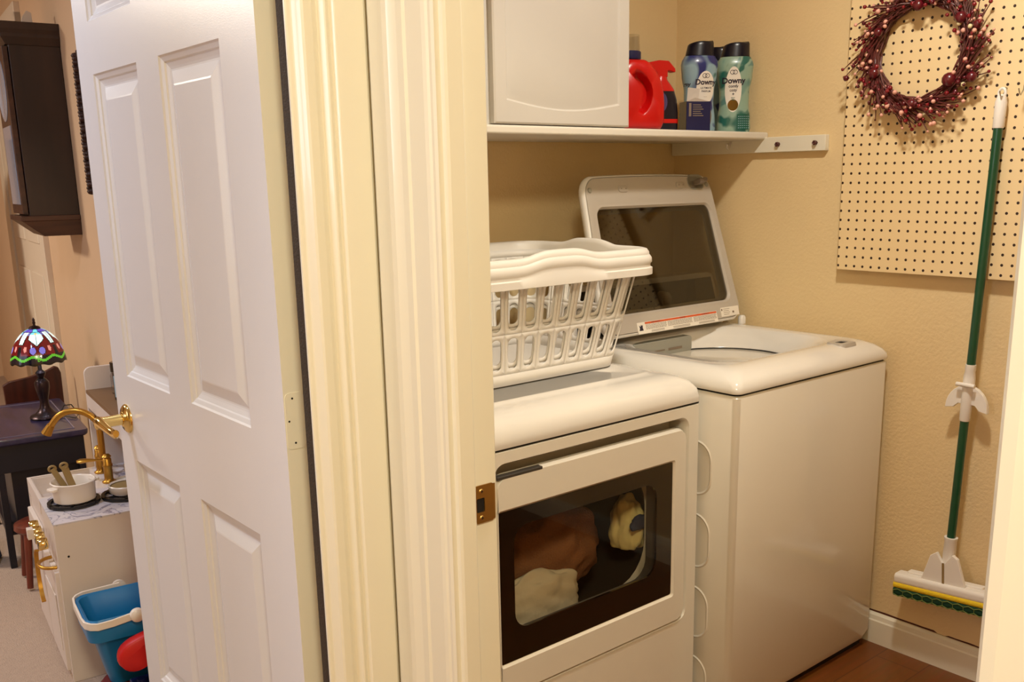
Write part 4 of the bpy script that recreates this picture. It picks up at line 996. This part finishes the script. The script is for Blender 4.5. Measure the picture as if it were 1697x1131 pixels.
# counter: around sink opening
MB().box(.0, KD, .0, .270, KH, KH+.004).box(.19, KD, .270, KW, KH, KH+.004).build('marble_counter', 'marble', kt)
L = [[(p[0], p[1], z) for p in rr(a, b_, c, d, r, 4, 3)] for a, b_, c, d, r, z in ((.0, .190, .270, KW, .002, KH-.04), (.0, .190, .270, KW, .002, KH+.004), (.010, .182, .280, KW-.010, .004, KH+.004), (.014, .178, .284, KW-.014, .008, KH-.055))]
MB().loft(L, False, True).build('sink', 'kitw', kt)
for bq in (.060, .118, .176, .234):
    kn = MB().lathe([(.011, -.012), (.016, -.013), (.017, -.018), (.017, -.034), (.015, -.037), (.001, -.037)], (0, bq, .402), 24, ax='x').build('knob', 'brass', kt, smooth=True, ang=40)
MB().box(-.052, -.036, .136, .162, .395, .425).build('clock_display', 'kitw', kt, bevel=.001)
MB().tube([(0, .035, .335)]+[(-.040*math.sin(math.radians(v)), .0825-.0475*math.cos(math.radians(v)), .335) for v in range(8, 180, 12)]+[(0, .130, .335)], .0050, 10).build('bar_handle', 'gold', kt, smooth=True)
mb = MB(); mb.box(-.010, .004, .02, .26, .03, .325).box(-.0135, -.010, .05, .23, .08, .25); od = mb.build('oven_door', 'kitw', kt, bevel=.003)
MB().box(-.010, .004, .275, .515, .03, .38).build('cupboard_door', 'kitw', kt, bevel=.003)
pts = [(-.026, .292+.0-.085*math.sin(a)*.9, .235+.085*math.cos(a)) for a in [math.radians(v) for v in range(0, 181, 15)]]
MB().strip([(-.024, .25+.055*math.sin(a), .24+.080*math.cos(a)) for a in [math.radians(v) for v in range(0, 181, 6)]], .006, .012, upv=(1, 0, 0)).build('arch_handle', 'gold', kt, bevel=.001)
MB().lathe([(.003, -.001), (.003, .001)], (.028, 0, .372), 10, ax='y').build('screw_cap', 'hole', kt)
# splash shelf above
mb = MB(); mb.box(.200, .345, .52, .532, KH, .735); mb.build('shelf_post', 'kitw', kt, bevel=.002)
pp = [(.200, .715), (.200, .775)]+[(.222-.022*math.cos(math.radians(a)), .778+.022*math.sin(math.radians(a))) for a in range(0, 91, 15)]+[(.345, .800), (.345, .715)]
MB().loft([[(p[0], y, p[1]) for p in pp] for y in (.518, .531)], True, True).build('end_panel', 'kitw', kt, bevel=.002)
MB().box(.200, .345, -.02, .52, .715, .727).build('upper_shelf', 'kshelf', kt)
MB().box(.199, .207, -.02, .52, .672, .7155).build('shelf_fascia', 'kitw', kt)
MB().box(.335, .347, -.02, .52, KH, .672).build('back_panel', 'kitw', kt)
# tap
KT = KH+.004
tp = D.objects.new('tap', None); C.objects.link(tp); tp.parent = kt; tp.location = (.205, .375, KT)
def lath(c, pr, nm='tap_pillar'): return MB().lathe(pr, c, 20).build(nm, 'gold', tp, smooth=True, ang=45)
pil = [(.020, 0), (.021, .004), (.015, .007), (.013, .013), (.013, .05), (.015, .053), (.015, .058), (.013, .061), (.013, .075), (.010, .078), (.014, .083), (.008, .090), (.001, .092)]
lath((0, -.055, 0), pil); lath((0, .070, 0), pil)
MB().tube([(0, -.058, .065), (0, .075, .065)], .008, 10).build('tap_bridge', 'gold', tp, smooth=True)
pts = [(0, .010, .06), (0, .010, .155)]+[(-.062+.062*math.cos(a), .010+.035*(1-math.cos(a)), .155+.062*math.sin(a)) for a in [math.radians(v) for v in range(12, 150, 12)]]
e1 = pts[-1]; pts += [(e1[0]-.015, e1[1]+.008, e1[2]-.022)]
MB().tube(pts, .0098, 14).build('spout', 'gold', tp, smooth=True)
MB().tube([(e1[0]-.013, e1[1]+.007, e1[2]-.018), (e1[0]-.020, e1[1]+.011, e1[2]-.030), (e1[0]-.028, e1[1]+.015, e1[2]-.045)], [.0115, .0135, .016], 16).build('nozzle', 'gold', tp, smooth=True)
MB(Matrix.Diagonal((1, 1, .5, 1))).tube([(0, -.045, .14), (-.03, -.040, .146), (-.055, -.036, .150), (-.072, -.034, .150), (-.082, -.033, .150)], [.006, .007, .012, .014, .008], 12).build('tap_lever', 'gold', tp, smooth=True)
# burners
for ca, cb_ in ((.080, .165), (.222, .150)):
    mb = MB(); cz = KT+.007
    mb.strip([(ca+.066*math.cos(2*PI*k/32), cb_+.066*math.sin(2*PI*k/32), cz) for k in range(32)], .010, .007, closed=True)
    mb.strip([(ca+.024*math.cos(2*PI*k/20), cb_+.024*math.sin(2*PI*k/20), cz) for k in range(20)], .007, .007, closed=True)
    for k in range(6):
        a = 2*PI*k/6+.3; mb.strip([(ca+r*math.cos(a), cb_+r*math.sin(a), cz) for r in (.02, .045, .072)], .008, .007)
    mb.build('burner_grate', 'black', kt)
def FK(a, b_, z): return F(a, b_, z)
KZ = KT+.0105
pot = thing('toy_pot', 'white toy pot with handles standing on the front left burner', 'toy pot', FK(.084, .165, KZ), .3)
MB().lathe([(.001, 0), (.050, 0), (.056, .004), (.058, .055), (.061, .058), (.058, .060), (.054, .056), (.052, .006), (.001, .005)], (0, 0, 0), 40).build('pot_body', 'pot', pot, smooth=True, ang=45)
for s_ in (-1, 1): MB().loft([[(p[0]+s_*.064, p[1], z) for p in rr(-.011, .011, -.017, .017, .009, 4, 2)] for z in (.043, .051)], True, True).build('pot_handle', 'pot', pot, bevel=.002)
for k, (dx, dy_, tx, ty) in enumerate(((-.006, .01, -.040, .020), (.006, -.004, -.024, .012))):
    s_ = thing('toy_spatula', ('khaki toy spatula leaning left in the white toy pot', 'khaki toy spatula leaning right in the white toy pot')[k], 'toy utensil', FK(.084, .165, KZ+.006))
    s_.rotation_euler = (0, 0, -PH)
    pts = [(dx+(tx)*q, dy_+ty*q, (.088+.010*k)*q) for q in (0, .35, .7, 1)]
    MB().strip(pts, .016+.004*k, .005, upv=(.3, -1, 0)).build('handle', 'khaki', s_, bevel=.0015)
    e1 = pts[-1]; MB().tube([(e1[0]+.009*math.cos(a), e1[1], e1[2]+.008*math.sin(a)) for a in [2*PI*q/16 for q in range(16)]], .0035, 8, closed=True).build('loop', 'khaki', s_, smooth=True)
    MB().strip([(dx, dy_, 0.002), (dx-.001, dy_+.001, .035)], .030, .004, upv=(.3, -1, 0)).build('blade', 'khaki', s_)
pn = thing('toy_pan', 'white toy pan with khaki inside on the burner nearest the door', 'toy pan', FK(.222, .150, KZ))
MB().lathe([(.001, 0), (.040, 0), (.047, .006), (.050, .026), (.048, .028), (.044, .024)], (0, 0, 0), 32, cap=False).build('pan_body', 'pot', pn, smooth=True, ang=50)
MB().lathe([(.045, .022), (.03, .021), (.001, .021)], (0, 0, 0), 32).build('pan_inside', 'khaki', pn)
cp = thing('toy_cup', 'light blue toy cup with dark rim behind the toy pan', 'toy cup', FK(.272, .275, KT))
MB().lathe([(.001, 0), (.022, 0), (.026, .036), (.024, .036), (.020, .004)], (0, 0, 0), 24).build('cup_body', 'lblue', cp, smooth=True, ang=50)
MB().lathe([(.0262, .034), (.028, .038), (.028, .060), (.020, .062), (.001, .062)], (0, 0, 0), 24).build('cup_lid', 'khaki', cp, smooth=True, ang=50)
tag(MB(Matrix.Translation(FK(.245, .33, KT)) @ Matrix.Rotation(.4, 4, 'Z')).box(-.022, .022, -.015, .015, 0, .004).build('paper_tag', 'label'), 'small white paper tag lying on the marble toy counter', 'tag')
pbt = thing('purple_bottle', 'small bottle with purple label under the toy kitchen shelf', 'bottle', FK(.300, .33, KT))
MB().lathe([(.001, 0), (.024, 0), (.025, .01), (.025, .10), (.014, .118), (.012, .125)], (0, 0, 0), 24).build('bottle_body', 'purple', pbt, smooth=True)
MB().lathe([(.014, .122), (.014, .145), (.001, .146)], (0, 0, 0), 20).build('cap', 'label', pbt, smooth=True, ang=40)
# jar on the shelf and photo frame
jr = thing('spice_jar', 'glass jar with black lid on the toy kitchen shelf', 'jar', FK(.285, .405, .727))
MB().lathe([(.001, .0), (.026, 0), (.028, .004), (.028, .058), (.024, .066), (.020, .070)], (0, 0, 0), 28, cap=False).build('jar_body', 'clear', jr, smooth=True)
jc = MB(); rj = random.Random(2)
for i in range(46):
    a = rj.uniform(0, 6.28); r = rj.uniform(0, .019); z = .008+rj.random()*.026
    jc.add([(r*math.cos(a)+p[0]*1.1, r*math.sin(a)+p[1]*1.1, z+p[2]*1.1) for p in bmx], bfx, i % 3)
q = jc.build('jar_contents', ['heart', 'teal', 'skin'], jr); q['kind'] = 'stuff'
MB().lathe([(.021, .066), (.026, .070), (.026, .098), (.024, .100), (.001, .100)], (0, 0, 0), 28).build('jar_lid', 'blackgl', jr, smooth=True, ang=40)
j2 = MB(Matrix.Translation(FK(.30, .465, .727))).lathe([(.001, 0), (.020, 0), (.021, .004), (.021, .075), (.020, .078), (.001, .078)], (0, 0, 0), 24).build('dark_canister', 'blackgl', smooth=True, ang=40)
tag(j2, 'slim black canister behind the glass jar on toy kitchen shelf', 'canister')
pf = thing('small_frame', 'small black framed card on the toy kitchen shelf by the door', 'photo frame', FK(.26, .27, .727), -PH+.2)
MB().box(-.006, .006, -.04, .04, 0, .085).build('frame', 'blackgl', pf, bevel=.001)
MB().box(-.0075, -.006, -.030, .030, .010, .075).build('card', 'lblue', pf)

# stool behind kitchen
st = far('wooden_stool', 'small red-brown stool peeking out behind the toy kitchen front', 'stool', .045, .86)
MB().lathe([(.001, .190), (.070, .190), (.078, .200), (.076, .216), (.060, .224), (.001, .226)], (0, 0, 0), 32).build('seat', 'stool', st, smooth=True, ang=40)
for sx, sy in ((-1, -1), (1, -1), (-1, 1), (1, 1)): MB().tube([(sx*.040, sy*.040, .195), (sx*.058, sy*.085 if sy < 0 else sy*.06, .008)], [.013, .010], 12).build('leg', 'stool', st, smooth=True)

# blue toy basket and heart in front of the kitchen's side
tb = far('toy_shopping_basket', 'blue plastic toy shopping basket with white handle beside toy kitchen', 'toy basket', .135, -.190, 0)
def tl(e_, z, r=.03, yy=0): return [(p[0], p[1]+yy, z) for p in rr(-.118+e_, .118-e_, -.098+e_*.9, .098-e_*.9, r, 6, 5)]
MB().loft([tl(.046, .085), tl(.018, .22), tl(.012, .225), tl(.0, .228), tl(-.004, .285), tl(.0, .290), tl(.006, .286), tl(.024, .222), tl(.052, .092)], True, True).build('basket_body', 'blue', tb, smooth=True, ang=40)
for x in (-.05, -.01, .03):
    MB().loft([[(x+p[0], y_, .115+p[1]) for p in rr(-.010, .010, -.018+.012*(x != -.01), .018, .009, 4, 2)] for y_ in (.088, .0560)], True, True).build('slot', 'hole', tb)
hp_ = [(-.01, -.106, .284)]+[(x, y, z) for x, y, z in ((-.06, -.107, .278), (-.096, -.105, .276), (-.112, -.096, .277), (-.122, -.080, .278), (-.125, -.05, .279), (-.125, .05, .283), (-.122, .080, .285), (-.112, .096, .286), (-.095, .104, .287), (-.04, .106, .288), (.0, .106, .289))]
MB().strip(hp_, .006, .020).build('basket_handle', 'pot', tb, bevel=.002)
for sy in (-1, 1): MB().lathe([(.001, sy*.124), (.010, sy*.123), (.017, sy*.118), (.018, sy*.106)], (-.002, 0, .286), 24, ax='y').build('pivot_knob', 'pot', tb, smooth=True)
ht = far('heart_toy', 'red heart shaped plastic toy leaning on the blue toy basket', 'toy', .110, -.335, .150)
pts = []
for k in range(48):
    a = 2*PI*k/48; pts.append((.0052*16*math.sin(a)**3, .0052*(13*math.cos(a)-5*math.cos(2*a)-2*math.cos(3*a)-math.cos(4*a))))
ca_, sa_ = math.cos(2.65), math.sin(2.65); pts = [(p[0]*ca_-p[1]*sa_+.045, p[0]*sa_+p[1]*ca_+.045) for p in pts]
def hs(s_, y): return [((p[0]-.045)*s_+.045, y, (p[1]-.045)*s_+.045) for p in pts]
MB().loft([hs(.88, -.020), hs(.97, -.015), hs(1, 0), hs(.97, .013), hs(.88, .018)], True, True).build('heart_body', 'heart', ht, smooth=True, ang=60)
rt_ = far('red_ride_toy', 'dark red soft toy cushion on the carpet below the blue basket', 'toy', .20, -.26, 0)
L = []
for z, s_ in ((.0, .92), (.02, 1), (.055, 1), (.078, .9), (.084, .6)):
    L.append([(p[0]*s_, p[1]*s_, z) for p in rr(-.17, .17, -.13, .13, .07, 6, 4)])
MB().loft(L, True, True).build('cushion', 'maroon', rt_, smooth=True)
MB().tube([(-.165+.045*math.cos(a)*1.2, -.115, .040+.045*math.sin(a)) for a in [math.radians(v) for v in range(0, 181, 15)]], .010, 10).build('wheel_arch', 'black', rt_, smooth=True)
tr = far('red_apron', 'red cloth hanging behind the blue toy basket against the kitchen', 'cloth', .205, -.055, .20)
mb = MB(); L = [[(-.075+.0*z, -.03, 0), (.12, -.03, 0), (.12, -.03, .13), (.075, -.03, .16), (.03, -.03, .12)], [(-.075, -.020, 0), (.12, -.020, 0), (.12, -.02, .13), (.075, -.02, .16), (.03, -.02, .12)]]
mb.loft(L, True, True).build('cloth_fold', 'heart', tr, bevel=.003)

bk2 = far('toy_brick', 'dark blue plastic toy brick under the red heart toy', 'toy brick', .150, -.335, .084)
MB().box(-.055, .055, -.03, .03, 0, .036).build('brick_body', 'navy', bk2, bevel=.004)
for x in (-.03, .03): MB().lathe([(.012, .035), (.012, .0430)], (x, 0, 0), 16).build('stud', 'navy', bk2)
